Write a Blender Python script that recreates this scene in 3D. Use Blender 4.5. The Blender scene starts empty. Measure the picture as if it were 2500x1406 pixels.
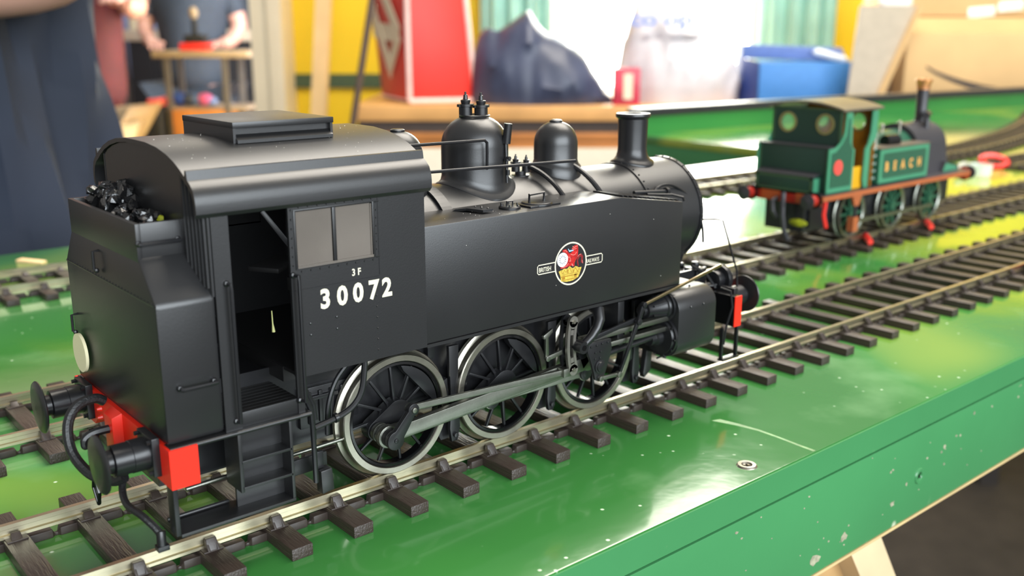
import bpy, bmesh, math, random
from mathutils import Vector, Matrix, noise
random.seed(7)
S = bpy.context.scene
COL = S.collection
K = 0.001                       # everything is laid out in millimetres at true size; K turns them into metres

# ------------------------------------------------------------------ camera, light, exposure
YAW, PITCH, ROLL, FPX = 0.70155, 0.25213, 0.0008, 2401.2
CAM = Vector((-163.32, -214.93, 108.87))
cy, sy, cp, sp = math.cos(YAW), math.sin(YAW), math.cos(PITCH), math.sin(PITCH)
FWD = Vector((sy*cp, cy*cp, -sp)); RGT = Vector((cy, -sy, 0)); UPV = RGT.cross(FWD)
cam = bpy.data.objects.new('camera', bpy.data.cameras.new('camera')); COL.objects.link(cam)
cam.matrix_world = Matrix(((RGT.x, UPV.x, -FWD.x, CAM.x*K), (RGT.y, UPV.y, -FWD.y, CAM.y*K), (RGT.z, UPV.z, -FWD.z, CAM.z*K), (0, 0, 0, 1)))
cam.data.sensor_width = 36; cam.data.lens = 36*FPX/2500; cam.data.clip_start = 0.01; cam.data.clip_end = 60
cam.data.dof.use_dof = True; cam.data.dof.focus_distance = 0.245; cam.data.dof.aperture_fstop = 17
S.camera = cam
HF = Vector((sy, cy, 0)); HR = Vector((cy, -sy, 0))         # the room is square to these two level directions
def RM(u, v, z):                                          # room frame -> world (mm)
    return Vector((CAM.x, CAM.y, 0)) + HR*u + HF*v + Vector((0, 0, z))
def at(px, py, v, cp=cp, sp=sp):                                        # room coordinates (u, z) of a sight line at room depth v
    x, y = (px-1250)/FPX, -(py-703)/FPX
    t = v/(cp+y*sp)
    return x*t, CAM.z+(-sp+y*cp)*t

W = bpy.data.worlds.new('hall'); S.world = W; W.use_nodes = True
W.node_tree.nodes['Background'].inputs[0].default_value = (0.86, 0.84, 0.80, 1)
W.node_tree.nodes['Background'].inputs[1].default_value = 0.5
def area(name, loc, target, sx, sz, power, col):
    l = bpy.data.lights.new(name, 'AREA'); l.shape = 'RECTANGLE'; l.size = sx; l.size_y = sz; l.energy = power; l.color = col
    o = bpy.data.objects.new(name, l); COL.objects.link(o); o.location = Vector(loc)*K
    o.rotation_euler = (Vector(target)-Vector(loc)).to_track_quat('-Z', 'Y').to_euler(); return o
area('ceiling_lamp', RM(700, 1300, 1950), RM(700, 1300, 0), 1.8, 1.8, 125, (1.0, 0.93, 0.82))
area('side_window_light', (-300, -2400, 700), (0, 0, 20), 3.2, 1.3, 155, (0.86, 0.94, 1.0))
area('hall_lamp', RM(-1500, 7000, 2300), RM(-1500, 7000, 0), 3, 3, 95, (1.0, 0.9, 0.75))
S.view_settings.view_transform = 'Standard'; S.view_settings.look = 'None'
S.view_settings.exposure = 0.0; S.view_settings.gamma = 1; S.view_settings.use_curve_mapping = False
S.cycles.max_bounces = 8; S.cycles.use_denoising = True

# ------------------------------------------------------------------ materials
def lin(c):
    r = []
    for x in c:
        x /= 255.0; r.append(x/12.92 if x <= .04045 else ((x+.055)/1.055)**2.4)
    return (*r, 1)
def mat(name, col, rough=.5, metal=0., spec=.5, vary=.06, nscale=60, bump=0., bscale=600, emit=0, alpha=1, coat=0, trans=0):
    m = bpy.data.materials.new(name); m.use_nodes = True; N = m.node_tree.nodes; L = m.node_tree.links
    b = N['Principled BSDF']; c = lin(col)
    b.inputs['Roughness'].default_value = rough; b.inputs['Metallic'].default_value = metal
    b.inputs['Specular IOR Level'].default_value = spec; b.inputs['Alpha'].default_value = alpha
    b.inputs['Coat Weight'].default_value = coat; b.inputs['Coat Roughness'].default_value = .05
    b.inputs['Transmission Weight'].default_value = trans
    if emit: b.inputs['Emission Color'].default_value = c; b.inputs['Emission Strength'].default_value = emit
    tc = N.new('ShaderNodeTexCoord'); ns = N.new('ShaderNodeTexNoise'); ns.inputs['Scale'].default_value = nscale; ns.inputs['Detail'].default_value = 4
    L.new(tc.outputs['Object'], ns.inputs['Vector'])
    mx = N.new('ShaderNodeMixRGB'); mx.blend_type = 'MULTIPLY'; mx.inputs[1].default_value = c; mx.inputs[0].default_value = 1
    rp = N.new('ShaderNodeValToRGB'); rp.color_ramp.elements[0].color = (1-vary*2,)*3+(1,); rp.color_ramp.elements[1].color = (1+vary,)*3+(1,)
    rp.color_ramp.elements[0].position = .3; rp.color_ramp.elements[1].position = .7
    L.new(ns.outputs['Fac'], rp.inputs[0]); L.new(rp.outputs[0], mx.inputs[2]); L.new(mx.outputs[0], b.inputs['Base Color'])
    if bump:
        n2 = N.new('ShaderNodeTexNoise'); n2.inputs['Scale'].default_value = bscale; n2.inputs['Detail'].default_value = 3
        L.new(tc.outputs['Object'], n2.inputs['Vector']); bp = N.new('ShaderNodeBump'); bp.inputs['Strength'].default_value = bump
        bp.inputs['Distance'].default_value = .0002; L.new(n2.outputs['Fac'], bp.inputs['Height']); L.new(bp.outputs[0], b.inputs['Normal'])
    return m
M = {}
M['black'] = mat('satin_black_paint', (28, 28, 29), .36, spec=.6, bump=.06, bscale=2500)
M['black2'] = mat('dark_gear_black', (24, 24, 26), .33, bump=.05)
M['blackgloss'] = mat('gloss_black', (14, 14, 15), .18)
M['cabdark'] = mat('cab_interior_black', (16, 15, 15), .5)
M['steel'] = mat('polished_steel', (176, 171, 158), .34, metal=1, bump=.08, bscale=1500, nscale=300)
M['rod'] = mat('dull_steel', (138, 139, 130), .38, metal=1, bump=.1, bscale=1500, nscale=300)
M['link'] = mat('pale_link_steel', (150, 146, 138), .42, metal=.9)
M['brass'] = mat('nickel_rod', (190, 170, 130), .3, metal=1)
M['rail'] = mat('nickel_silver_rail', (200, 190, 162), .33, metal=1, bump=.05, nscale=90, vary=.08)
M['railfoot'] = mat('rail_gilt', (200, 175, 120), .35, metal=1)
M['red'] = mat('buffer_beam_red', (226, 38, 18), .4, vary=.02)
M['white'] = mat('transfer_cream', (204, 198, 176), .5, vary=.01)
M['purewhite'] = mat('transfer_white', (212, 214, 218), .5, vary=.01)
M['disc'] = mat('disc_cream', (226, 218, 178), .5, vary=.02)
M['crestblack'] = mat('transfer_black', (30, 28, 30), .4)
M['crestred'] = mat('transfer_red', (176, 22, 20), .45, nscale=900, vary=.25)
M['crestdark'] = mat('transfer_dark_red', (120, 20, 24), .45)
M['crestblue'] = mat('transfer_blue', (150, 190, 230), .5)
M['crestgold'] = mat('transfer_gold', (196, 170, 70), .45, nscale=900, vary=.15)
M['crestgold2'] = mat('transfer_dark_gold', (150, 108, 24), .45)
M['coal'] = mat('coal', (20, 20, 21), .16, bump=1.0, bscale=900, spec=.7)
M['lichen'] = mat('yellow_fleck', (150, 155, 20), .6, nscale=500, vary=.3)
M['hose'] = mat('rubber_hose', (26, 26, 27), .45, bump=.6, bscale=1800)
M['lightfleck'] = mat('light_fleck', (225, 225, 150), .3)
# clear cab window; a beige reflection is put into its colour
g = mat('reflection_tint_plastic', (126, 118, 110), .08, alpha=.55, spec=.8, nscale=40, vary=.1); M['pane'] = g
M['brown'] = mat('track_plastic', (54, 45, 40), .42, vary=.12, nscale=150, bump=.2, bscale=1200)
def wood_sleeper():
    m = mat('grained_track_plastic', (54, 44, 38), .4, vary=.1, nscale=100); N = m.node_tree.nodes; L = m.node_tree.links
    tc = N.new('ShaderNodeTexCoord'); mp = N.new('ShaderNodeMapping'); mp.inputs['Scale'].default_value = (1, .09, 1)
    n = N.new('ShaderNodeTexNoise'); n.inputs['Scale'].default_value = 1500; n.inputs['Detail'].default_value = 3; n.inputs['Distortion'].default_value = .6
    b = N.new('ShaderNodeBump'); b.inputs['Strength'].default_value = .9; b.inputs['Distance'].default_value = .0003
    L.new(tc.outputs['Object'], mp.inputs[0]); L.new(mp.outputs[0], n.inputs['Vector']); L.new(n.outputs['Fac'], b.inputs['Height'])
    L.new(b.outputs[0], N['Principled BSDF'].inputs['Normal']); return m
M['sleeper'] = wood_sleeper()
def deck_mat():
    m = mat('glossy_green_board_paint', (40, 136, 48), .13, vary=.02, spec=.5); N = m.node_tree.nodes; L = m.node_tree.links
    b = N['Principled BSDF']; tc = N.new('ShaderNodeTexCoord')
    b.inputs['Coat Weight'].default_value = .5; b.inputs['Coat Roughness'].default_value = .06
    n1 = N.new('ShaderNodeTexNoise'); n1.inputs['Scale'].default_value = 5.5; n1.inputs['Detail'].default_value = 2; n1.inputs['Distortion'].default_value = .6
    r1 = N.new('ShaderNodeValToRGB'); e = r1.color_ramp.elements
    e[0].position = .38; e[0].color = lin((48, 104, 48)); e[1].position = .66; e[1].color = lin((138, 158, 56))
    x = e.new(.5); x.color = lin((58, 120, 54))
    # the paint turns a yellower green along the board to the right
    sx = N.new('ShaderNodeSeparateXYZ'); L.new(tc.outputs['Object'], sx.inputs[0])
    mr = N.new('ShaderNodeMapRange'); mr.inputs['From Min'].default_value = -.2; mr.inputs['From Max'].default_value = .05; mr.inputs['To Min'].default_value = -.1; mr.inputs['To Max'].default_value = .1
    L.new(sx.outputs[0], mr.inputs[0]); ad = N.new('ShaderNodeMath'); L.new(n1.outputs['Fac'], ad.inputs[0]); L.new(mr.outputs[0], ad.inputs[1])
    L.new(tc.outputs['Object'], n1.inputs['Vector']); L.new(ad.outputs[0], r1.inputs[0])
    # grey-green worn blotches and pale paint specks
    n2 = N.new('ShaderNodeTexNoise'); n2.inputs['Scale'].default_value = 22; n2.inputs['Detail'].default_value = 5; L.new(tc.outputs['Object'], n2.inputs['Vector'])
    r2 = N.new('ShaderNodeValToRGB'); r2.color_ramp.elements[0].position = .56; r2.color_ramp.elements[0].color = (0, 0, 0, 1); r2.color_ramp.elements[1].position = .74; r2.color_ramp.elements[1].color = (.45,)*3+(1,)
    L.new(n2.outputs['Fac'], r2.inputs[0]); mx = N.new('ShaderNodeMixRGB'); L.new(r2.outputs[0], mx.inputs[0]); L.new(r1.outputs[0], mx.inputs[1]); mx.inputs[2].default_value = lin((120, 160, 112))
    n3 = N.new('ShaderNodeTexVoronoi'); n3.inputs['Scale'].default_value = 190; L.new(tc.outputs['Object'], n3.inputs['Vector'])
    r3 = N.new('ShaderNodeValToRGB'); r3.color_ramp.elements[0].position = .05; r3.color_ramp.elements[0].color = (1, 1, 1, 1); r3.color_ramp.elements[1].position = .12; r3.color_ramp.elements[1].color = (0, 0, 0, 1)
    n4 = N.new('ShaderNodeTexNoise'); n4.inputs['Scale'].default_value = 40; L.new(tc.outputs['Object'], n4.inputs['Vector'])
    r4 = N.new('ShaderNodeValToRGB'); r4.color_ramp.elements[0].position = .55; r4.color_ramp.elements[1].position = .62
    L.new(n4.outputs['Fac'], r4.inputs[0]); L.new(n3.outputs['Distance'], r3.inputs[0])
    mu = N.new('ShaderNodeMath'); mu.operation = 'MULTIPLY'; L.new(r3.outputs[0], mu.inputs[0]); L.new(r4.outputs[0], mu.inputs[1])
    m2 = N.new('ShaderNodeMixRGB'); L.new(mu.outputs[0], m2.inputs[0]); L.new(mx.outputs[0], m2.inputs[1]); m2.inputs[2].default_value = lin((200, 220, 190))
    L.new(m2.outputs[0], b.inputs['Base Color'])
    rr = N.new('ShaderNodeMapRange'); rr.inputs['To Min'].default_value = .08; rr.inputs['To Max'].default_value = .2; L.new(n2.outputs['Fac'], rr.inputs[0]); L.new(rr.outputs[0], b.inputs['Roughness'])
    n5 = N.new('ShaderNodeTexNoise'); n5.inputs['Scale'].default_value = 90; n5.inputs['Detail'].default_value = 3; L.new(tc.outputs['Object'], n5.inputs['Vector'])
    bp = N.new('ShaderNodeBump'); bp.inputs['Strength'].default_value = .25; bp.inputs['Distance'].default_value = .0004; L.new(n5.outputs['Fac'], bp.inputs['Height']); L.new(bp.outputs[0], b.inputs['Normal'])
    return m
M['deck'] = deck_mat()
def fascia_mat():
    m = mat('green_fascia_paint', (62, 128, 78), .3, vary=.05, nscale=12, bump=.5, bscale=120); N = m.node_tree.nodes; L = m.node_tree.links
    b = N['Principled BSDF']; src = b.inputs['Base Color'].links[0].from_socket; tc = N.new('ShaderNodeTexCoord')
    v = N.new('ShaderNodeTexVoronoi'); v.inputs['Scale'].default_value = 110; L.new(tc.outputs['Object'], v.inputs['Vector'])
    n = N.new('ShaderNodeTexNoise'); n.inputs['Scale'].default_value = 30; n.inputs['Detail'].default_value = 4; L.new(tc.outputs['Object'], n.inputs['Vector'])
    r = N.new('ShaderNodeValToRGB'); r.color_ramp.elements[0].position = .08; r.color_ramp.elements[0].color = (1, 1, 1, 1); r.color_ramp.elements[1].position = .2; r.color_ramp.elements[1].color = (0, 0, 0, 1)
    r2 = N.new('ShaderNodeValToRGB'); r2.color_ramp.elements[0].position = .58; r2.color_ramp.elements[1].position = .66
    L.new(v.outputs['Distance'], r.inputs[0]); L.new(n.outputs['Fac'], r2.inputs[0]); mu = N.new('ShaderNodeMath'); mu.operation = 'MULTIPLY'
    L.new(r.outputs[0], mu.inputs[0]); L.new(r2.outputs[0], mu.inputs[1]); mx = N.new('ShaderNodeMixRGB'); L.new(mu.outputs[0], mx.inputs[0]); L.new(src, mx.inputs[1]); mx.inputs[2].default_value = lin((180, 190, 160))
    L.new(mx.outputs[0], b.inputs['Base Color']); return m
M['fascia'] = fascia_mat()
M['ply'] = mat('raw_ply_edge', (196, 170, 120), .7)

# ------------------------------------------------------------------ mesh building
def curve(pts, n=6):         # smooth path through points
    P = [Vector(p) for p in pts]; out = []
    for i in range(len(P)-1):
        a, b, c, d = P[max(i-1, 0)], P[i], P[i+1], P[min(i+2, len(P)-1)]
        for k in range(n): t = k/n; out.append(.5*((2*b)+(c-a)*t+(2*a-5*b+4*c-d)*t*t+(3*b-a-3*c+d)*t**3))
    return out+[P[-1]]
def gpos(o):
    v = Vector((0, 0, 0))
    while o is not None: v += Vector(o.location); o = o.parent
    return v
STUFFED = ('rivets', 'rivet_line', 'rear_seam', 'paint_chips', 'panel_seam', 'dust')
class MB:
    def __init__(s): s.v = []; s.f = []; s.c = []
    def add(s, vs, fs):
        n = len(s.v); m = len(s.f); s.v += [Vector(a) for a in vs]; s.f += [tuple(n+i for i in f) for f in fs]; s.c.append((n, len(s.v), m, len(s.f))); return s
    def box(s, x0, x1, y0, y1, z0, z1):
        return s.add([(x, y, z) for x in (x0, x1) for y in (y0, y1) for z in (z0, z1)],
                     [(0, 1, 3, 2), (4, 6, 7, 5), (0, 4, 5, 1), (2, 3, 7, 6), (0, 2, 6, 4), (1, 5, 7, 3)])
    def hexa(s, b, t):      # two quads of points
        return s.add(list(b)+list(t), [(0, 3, 2, 1), (4, 5, 6, 7), (0, 1, 5, 4), (1, 2, 6, 5), (2, 3, 7, 6), (3, 0, 4, 7)])
    def prism(s, pts, ax, a, b):
        P = {'x': lambda p, q: (q, p[0], p[1]), 'y': lambda p, q: (p[0], q, p[1]), 'z': lambda p, q: (p[0], p[1], q)}[ax]
        n = len(pts)
        return s.add([P(p, a) for p in pts]+[P(p, b) for p in pts], [tuple(range(n)), tuple(range(2*n-1, n-1, -1))]+[(i, (i+1) % n, n+(i+1) % n, n+i) for i in range(n)])
    def lathe(s, o, d, prof, n=20, close=True):     # prof: (radius, distance along d)
        o = Vector(o); d = Vector(d).normalized(); a = d.orthogonal().normalized(); b = d.cross(a); vs = []; fs = []
        for r, t in prof:
            for i in range(n):
                th = 2*math.pi*i/n; vs.append(o+d*t+(a*math.cos(th)+b*math.sin(th))*r)
        for k in range(len(prof)-1):
            for i in range(n): j = (i+1) % n; fs.append((k*n+i, k*n+j, (k+1)*n+j, (k+1)*n+i))
        if close:
            if prof[0][0] > 1e-6: fs.append(tuple(range(n)))
            if prof[-1][0] > 1e-6: fs.append(tuple((len(prof)-1)*n+i for i in range(n)))
        return s.add(vs, fs)
    def cyl(s, p, q, r, r2=None, n=14):
        p = Vector(p); q = Vector(q); return s.lathe(p, q-p, [(r, 0), (r if r2 is None else r2, (q-p).length)], n)
    def tube(s, pts, r, n=8):
        pts = [Vector(p) for p in pts]; vs = []; fs = []; a = None
        for i, p in enumerate(pts):
            t = (pts[min(i+1, len(pts)-1)]-pts[max(i-1, 0)]).normalized()
            a = t.orthogonal().normalized() if a is None else (a-t*a.dot(t)).normalized()
            b = t.cross(a); rr = r[i*len(r)//len(pts)] if isinstance(r, (list, tuple)) else r
            for k in range(n): th = 2*math.pi*k/n; vs.append(p+(a*math.cos(th)+b*math.sin(th))*rr)
        for i in range(len(pts)-1):
            for k in range(n): j = (k+1) % n; fs.append((i*n+k, i*n+j, (i+1)*n+j, (i+1)*n+k))
        fs += [tuple(range(n)), tuple((len(pts)-1)*n+k for k in range(n))]
        return s.add(vs, fs)
    def ball(s, c, r, n=10, sc=(1, 1, 1)):
        c = Vector(c); vs = [c+Vector((0, 0, r*sc[2]))]; m = n//2
        for i in range(1, m):
            ph = math.pi*i/m
            for k in range(n): th = 2*math.pi*k/n; vs.append(c+Vector((r*sc[0]*math.sin(ph)*math.cos(th), r*sc[1]*math.sin(ph)*math.sin(th), r*sc[2]*math.cos(ph))))
        vs.append(c-Vector((0, 0, r*sc[2]))); fs = []
        for k in range(n): fs.append((0, 1+k, 1+(k+1) % n)); fs.append((len(vs)-1, 1+(m-2)*n+(k+1) % n, 1+(m-2)*n+k))
        for i in range(m-2):
            for k in range(n): j = (k+1) % n; fs.append((1+i*n+k, 1+(i+1)*n+k, 1+(i+1)*n+j, 1+i*n+j))
        return s.add(vs, fs)
    def bar(s, p, q, w, h, up=(0, 0, 1), w2=None, h2=None):     # w across, h along up
        p = Vector(p); q = Vector(q); d = (q-p).normalized(); u = Vector(up); u = (u-d*u.dot(d)).normalized(); x = d.cross(u)
        w2 = w if w2 is None else w2; h2 = h if h2 is None else h2
        c = lambda o, w, h: [o-x*w/2-u*h/2, o+x*w/2-u*h/2, o+x*w/2+u*h/2, o-x*w/2+u*h/2]
        return s.hexa(c(p, w, h), c(q, w2, h2))
    def tf(s, m):
        s.v = [m @ v for v in s.v]; return s
    def data(s, name, m, origin, bevel=0, sharp=32, smooth=True):
        me = bpy.data.meshes.new(name); me.from_pydata([(v*K-origin) for v in s.v], [], s.f); me.update()
        bm = bmesh.new(); bm.from_mesh(me)
        if bevel:
            ed = [e for e in bm.edges if len(e.link_faces) == 2 and e.calc_face_angle(0) > .5]
            bmesh.ops.recalc_face_normals(bm, faces=bm.faces)
            bmesh.ops.bevel(bm, geom=ed, offset=bevel*K, segments=2, profile=.6, affect='EDGES', clamp_overlap=True)
        bmesh.ops.recalc_face_normals(bm, faces=bm.faces); bm.to_mesh(me); bm.free()
        if smooth:
            me.polygons.foreach_set('use_smooth', [True]*len(me.polygons)); me.set_sharp_from_angle(angle=math.radians(sharp))
        me.materials.append(m); return me
    def islands(s):             # sets of added shapes whose boxes touch
        bb = []
        for a, b, _, _ in s.c:
            P = s.v[a:b]; bb.append(([min(p[i] for p in P)-.15 for i in range(3)], [max(p[i] for p in P)+.15 for i in range(3)]))
        g = list(range(len(bb)))
        def root(i):
            while g[i] != i: i = g[i]
            return i
        for i in range(len(bb)):
            for j in range(i):
                if all(bb[i][0][k] < bb[j][1][k] and bb[j][0][k] < bb[i][1][k] for k in range(3)): g[root(i)] = root(j)
        out = {}
        for i in range(len(bb)): out.setdefault(root(i), []).append(i)
        return list(out.values())
    def build(s, name, m, parent=None, bevel=0, sharp=32, smooth=True, loc=None):
        if parent is not None and 1 < len(s.c) < 60 and name not in STUFFED and not name.startswith('crest'):
            isl = s.islands()
            if len(isl) > 1:
                first = None
                for I in isl:
                    q = MB()
                    for i in I:
                        a, b, c, d = s.c[i]; q.add(s.v[a:b], [tuple(k-a for k in f) for f in s.f[c:d]])
                    o = q.build1(name, m, parent, bevel, sharp, smooth, loc); first = first or o
                return first
        return s.build1(name, m, parent, bevel, sharp, smooth, loc)
    def build1(s, name, m, parent=None, bevel=0, sharp=32, smooth=True, loc=None):
        org = gpos(parent)+(Vector(loc)*K if loc is not None and parent is None else Vector((0, 0, 0)))
        if loc is not None and parent is not None: org = Vector(loc)*K
        o = bpy.data.objects.new(name, s.data(name, m, org, bevel, sharp, smooth)); COL.objects.link(o); o.parent = parent
        o.location = org-gpos(parent) if parent is not None else org
        return o
def tag(o, label=None, cat=None, group=None, kind=None):
    for k, v in (('label', label), ('category', cat), ('group', group), ('kind', kind)):
        if v: o[k] = v
    return o
def thing(name, loc, label, cat, group=None):
    o = bpy.data.objects.new(name, None); COL.objects.link(o); o.location = Vector(loc)*K; o.empty_display_size = .02
    return tag(o, label, cat, group)
def dup(o, parent, name=None, dloc=(0, 0, 0)):      # copy an object and its children, shifted by dloc mm
    c = o.copy(); COL.objects.link(c); c.parent = parent; c.location = Vector(o.location)+Vector(dloc)*K
    for ch in [x for x in o.children]: dup(ch, c)
    return c
def flat(polys, yy, t=.04):      # thin print lying on a plane y = const, from (x, z) polygons
    mb = MB()
    for p in polys: mb.prism(p, 'y', yy, yy-t)
    return mb
def circle(cx, cz, r, n=32, a0=0, a1=2*math.pi, r2=None):
    r2 = r2 or r
    return [(cx+r*math.cos(a0+(a1-a0)*i/n), cz+r2*math.sin(a0+(a1-a0)*i/n)) for i in range(n)]
def ring(cx, cz, r0, r1, n=40):
    return [[(cx+r*math.cos(a), cz+r*math.sin(a)) for r, a in ((r0, 2*math.pi*i/n), (r1, 2*math.pi*i/n), (r1, 2*math.pi*(i+1)/n), (r0, 2*math.pi*(i+1)/n))] for i in range(n)]
def text(name, txt, m, parent, place, height, bold=0., xs=1., depth=.03, spacing=1., align='LEFT', shear=0):
    # place: function (x, y) in mm of the lettering plane -> (world point, outward normal offset applied by caller)
    cu = bpy.data.curves.new(name, 'FONT'); cu.body = txt; cu.size = 1; cu.offset = bold; cu.space_character = spacing; cu.align_x = align; cu.shear = shear; cu.resolution_u = 3
    to = bpy.data.objects.new(name, cu); COL.objects.link(to); bpy.context.view_layer.update()
    me = bpy.data.meshes.new_from_object(to); bpy.data.objects.remove(to)
    k = height/.73; mb = MB()
    mb.v = [Vector(place(v.co.x*k*xs, v.co.y*k)) for v in me.vertices]; mb.f = [tuple(p.vertices) for p in me.polygons]
    return mb.build(name, m, parent, smooth=False)
# ------------------------------------------------------------------ layout board
GZ = -6.4
M['upstand'] = mat('upstand_green_paint', (50, 122, 58), .16, vary=.08, nscale=4)
bd = thing('layout_baseboard', (300, 140, -49), 'long glossy green painted railway baseboard with scuffed front edge', 'baseboard')
top = MB().prism([(-900, -72), (2600, -72), (2600, 592), (710, 592), (698, 359), (-900, 359)], 'z', -15.6, GZ)
top.build('board_top', M['deck'], bd, bevel=.5); MB().box(-900, 2600, -72.5, -71.8, -15.5, -6.9).build('edge_strip', M['fascia'], bd)
MB().box(-900, 2600, -72.4, -66, -47, -16.3).build('front_board', M['fascia'], bd, bevel=.6)
MB().box(-900, 2600, -72.6, -66.2, -48, -47.1).build('ply_edge', M['ply'], bd)
MB().box(-900, 696, 352, 359, -47, -15.7).build('rear_board', M['fascia'], bd)
MB().hexa([(698.5, 359, -47), (704, 359, -47), (716, 592, -47), (710.5, 592, -47)], [(698.5, 359, -15.7), (704, 359, -15.7), (716, 592, -15.7), (710.5, 592, -15.7)]).build('end_board', M['fascia'], bd)
MB().prism([(714, 590), (1050, 566), (1564, 510), (2400, 410), (2400, 425), (1564, 525), (1050, 581), (714, 605)], 'z', -12, 13.6).build('upstand_board', M['upstand'], bd)
M['bsill'] = mat('black_capping', (40, 38, 42), .28)
MB().prism([(710, 587), (1050, 562), (1564, 506), (2400, 406), (2400, 428), (1564, 528), (1050, 584), (710, 606)], 'z', 13.7, 24.2).build('capping_strip', M['bsill'], bd, bevel=1)
def screw(p, n, label, m, col):
    n = Vector(n); s = thing('screw', p, label, 'screw')
    MB().lathe(p, n, [(0, .02), (1.0, .04), (1.2, .02), (1.55, .45), (2.5, .5), (2.75, .25), (2.9, 0), (0, -.6)], 28).build('head', m, s)
    a = n.orthogonal().normalized(); b = n.cross(a); x = MB(); p = Vector(p)
    for d, e in ((a, b), (b, a)): x.bar(p-d*1.25+n*.1, p+d*1.25+n*.1, .5, .12, up=n)
    x.build('cross_recess', M['blackgloss'], s)
screw((48.1, -66.0+.8, GZ), (0, 0, 1), 'bright steel screw head sunk in the green board top', M['steel'], 0)
screw((134, -72.4, -33), (0, -1, 0), 'green painted screw head in the board front edge', M['fascia'], 0)
# scratches in the paint
M['scuff'] = mat('pale_scuff', (108, 146, 96), .5, nscale=400, vary=.2)
M['chip'] = mat('bare_chip', (150, 148, 122), .7, nscale=600, vary=.2)
MB().prism([(66.6, -38), (69.2, -45), (70.9, -52), (71.0, -59), (70.6, -66), (70.4, -71.6), (71.6, -71.6), (71.6, -66), (71.9, -59), (72.0, -52), (71.0, -45), (69.6, -39)], 'z', GZ, GZ+.02).build('scratch', M['scuff'], bd)
c = MB()
for i in range(46):
    x = random.uniform(20, 230); z = random.uniform(-45, -17.5); r = random.choice((.25, .3, .4, .5)); 
    c.prism([(x+r*1.6*math.cos(a+.3)*random.uniform(.6, 1.1), z+r*math.sin(a)*random.uniform(.6, 1.2)) for a in [k*2*math.pi/7 for k in range(7)]], 'y', -72.4, -72.43)
for x, z, r in ((118, -38, 1.2), (150, -27, .9), (115, -26, .6), (90, -40, 1.7), (75, -42, 2.2), (170, -20, .8), (126, -33.5, .7)):
    c.prism([(x+r*1.3*math.cos(a)*random.uniform(.5, 1.1), z+r*math.sin(a)*random.uniform(.5, 1.2)) for a in [k*2*math.pi/9 for k in range(9)]], 'y', -72.4, -72.45)
tag(c.build('paint_chips', M['chip'], bd), kind='stuff')
# trestle leg below the board front
M['timber'] = mat('pale_timber', (214, 190, 150), .6, vary=.1, nscale=25)
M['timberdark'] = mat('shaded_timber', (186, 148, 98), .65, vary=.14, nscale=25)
lg = thing('trestle_leg', (180, 20, -1100), 'pale softwood trestle leg under the green board', 'leg')
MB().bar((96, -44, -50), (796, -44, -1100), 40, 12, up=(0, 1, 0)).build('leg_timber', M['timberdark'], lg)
MB().bar((122, -48, -50), (822, -48, -1100), 16, 20, up=(0, 1, 0)).build('edge_strip', M['timber'], lg)

# ------------------------------------------------------------------ track
SP = 16.183
def rail_profile(y, s):       # s=+1: outside is +y
    return [(y-s*0, 0), (y+s*1.35, 0), (y+s*1.35, -1.0), (y+s*.95, -1.25), (y+s*.95, -2.35), (y+s*1.45, -2.6), (y+s*1.45, -3.3), (y-s*.1, -3.3), (y-s*.1, -2.6), (y+s*.4, -2.35), (y+s*.4, -1.25), (y-s*0, -1.0)]
def sleeper_proto(parent, half):
    s = MB().box(-2.65, 2.65, -half, half, GZ, -3.45).build('sleeper', M['sleeper'], parent, bevel=.25)
    mb = MB()
    for sy_ in (1, -1):
        y0 = 16.6*sy_
        mb.box(-2.3, 2.3, y0-3.1, y0+3.1, -3.5, -3.15)
        mb.hexa([(-1.35, y0+sy_*.7, -3.2), (1.35, y0+sy_*.7, -3.2), (1.35, y0+sy_*3.0, -3.2), (-1.35, y0+sy_*3.0, -3.2)], [(-1.15, y0+sy_*.85, -.75), (1.15, y0+sy_*.85, -.75), (1.15, y0+sy_*1.7, -.75), (-1.15, y0+sy_*1.7, -.75)])
        mb.hexa([(-1.4, y0+sy_*1.6, -3.2), (-.8, y0+sy_*1.6, -3.2), (-.8, y0+sy_*3.4, -3.2), (-1.4, y0+sy_*3.4, -3.2)], [(-1.3, y0+sy_*.9, -.8), (-.8, y0+sy_*.9, -.8), (-.8, y0+sy_*1.6, -1.0), (-1.3, y0+sy_*1.6, -1.0)])
        mb.hexa([(.8, y0+sy_*1.6, -3.2), (1.4, y0+sy_*1.6, -3.2), (1.4, y0+sy_*3.4, -3.2), (.8, y0+sy_*3.4, -3.2)], [(.8, y0+sy_*.9, -.8), (1.3, y0+sy_*.9, -.8), (1.3, y0+sy_*1.6, -1.0), (.8, y0+sy_*1.6, -1.0)])
        mb.hexa([(-1.2, y0-sy_*.9, -3.2), (1.2, y0-sy_*.9, -3.2), (1.2, y0-sy_*2.6, -3.2), (-1.2, y0-sy_*2.6, -3.2)], [(-1.0, y0-sy_*.75, -1.9), (1.0, y0-sy_*.75, -1.9), (1.0, y0-sy_*1.3, -2.0), (-1.0, y0-sy_*1.3, -2.0)])
    mb.build('rail_chair', M['brown'], s, bevel=.12)
    w = MB()
    for y in (-17, 17):
        w.add([(a, b, c) for a, h_ in ((2.4, 1), (8.0, 1), (8.5, .4), (9.3, .4), (9.8, 1), (SP-2.4, 1)) for b, c in ((y-1.1*h_, GZ), (y+1.1*h_, GZ), (y+1.1*h_, GZ+2.1*h_), (y-1.1*h_, GZ+2.1*h_))], [tuple(range(4)), tuple(range(20, 24))]+[(4*i+k, 4*i+(k+1) % 4, 4*i+4+(k+1) % 4, 4*i+4+k) for i in range(5) for k in range(4)])
    w.build('webbing', M['brown'], s, bevel=.25)
    return s
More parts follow.
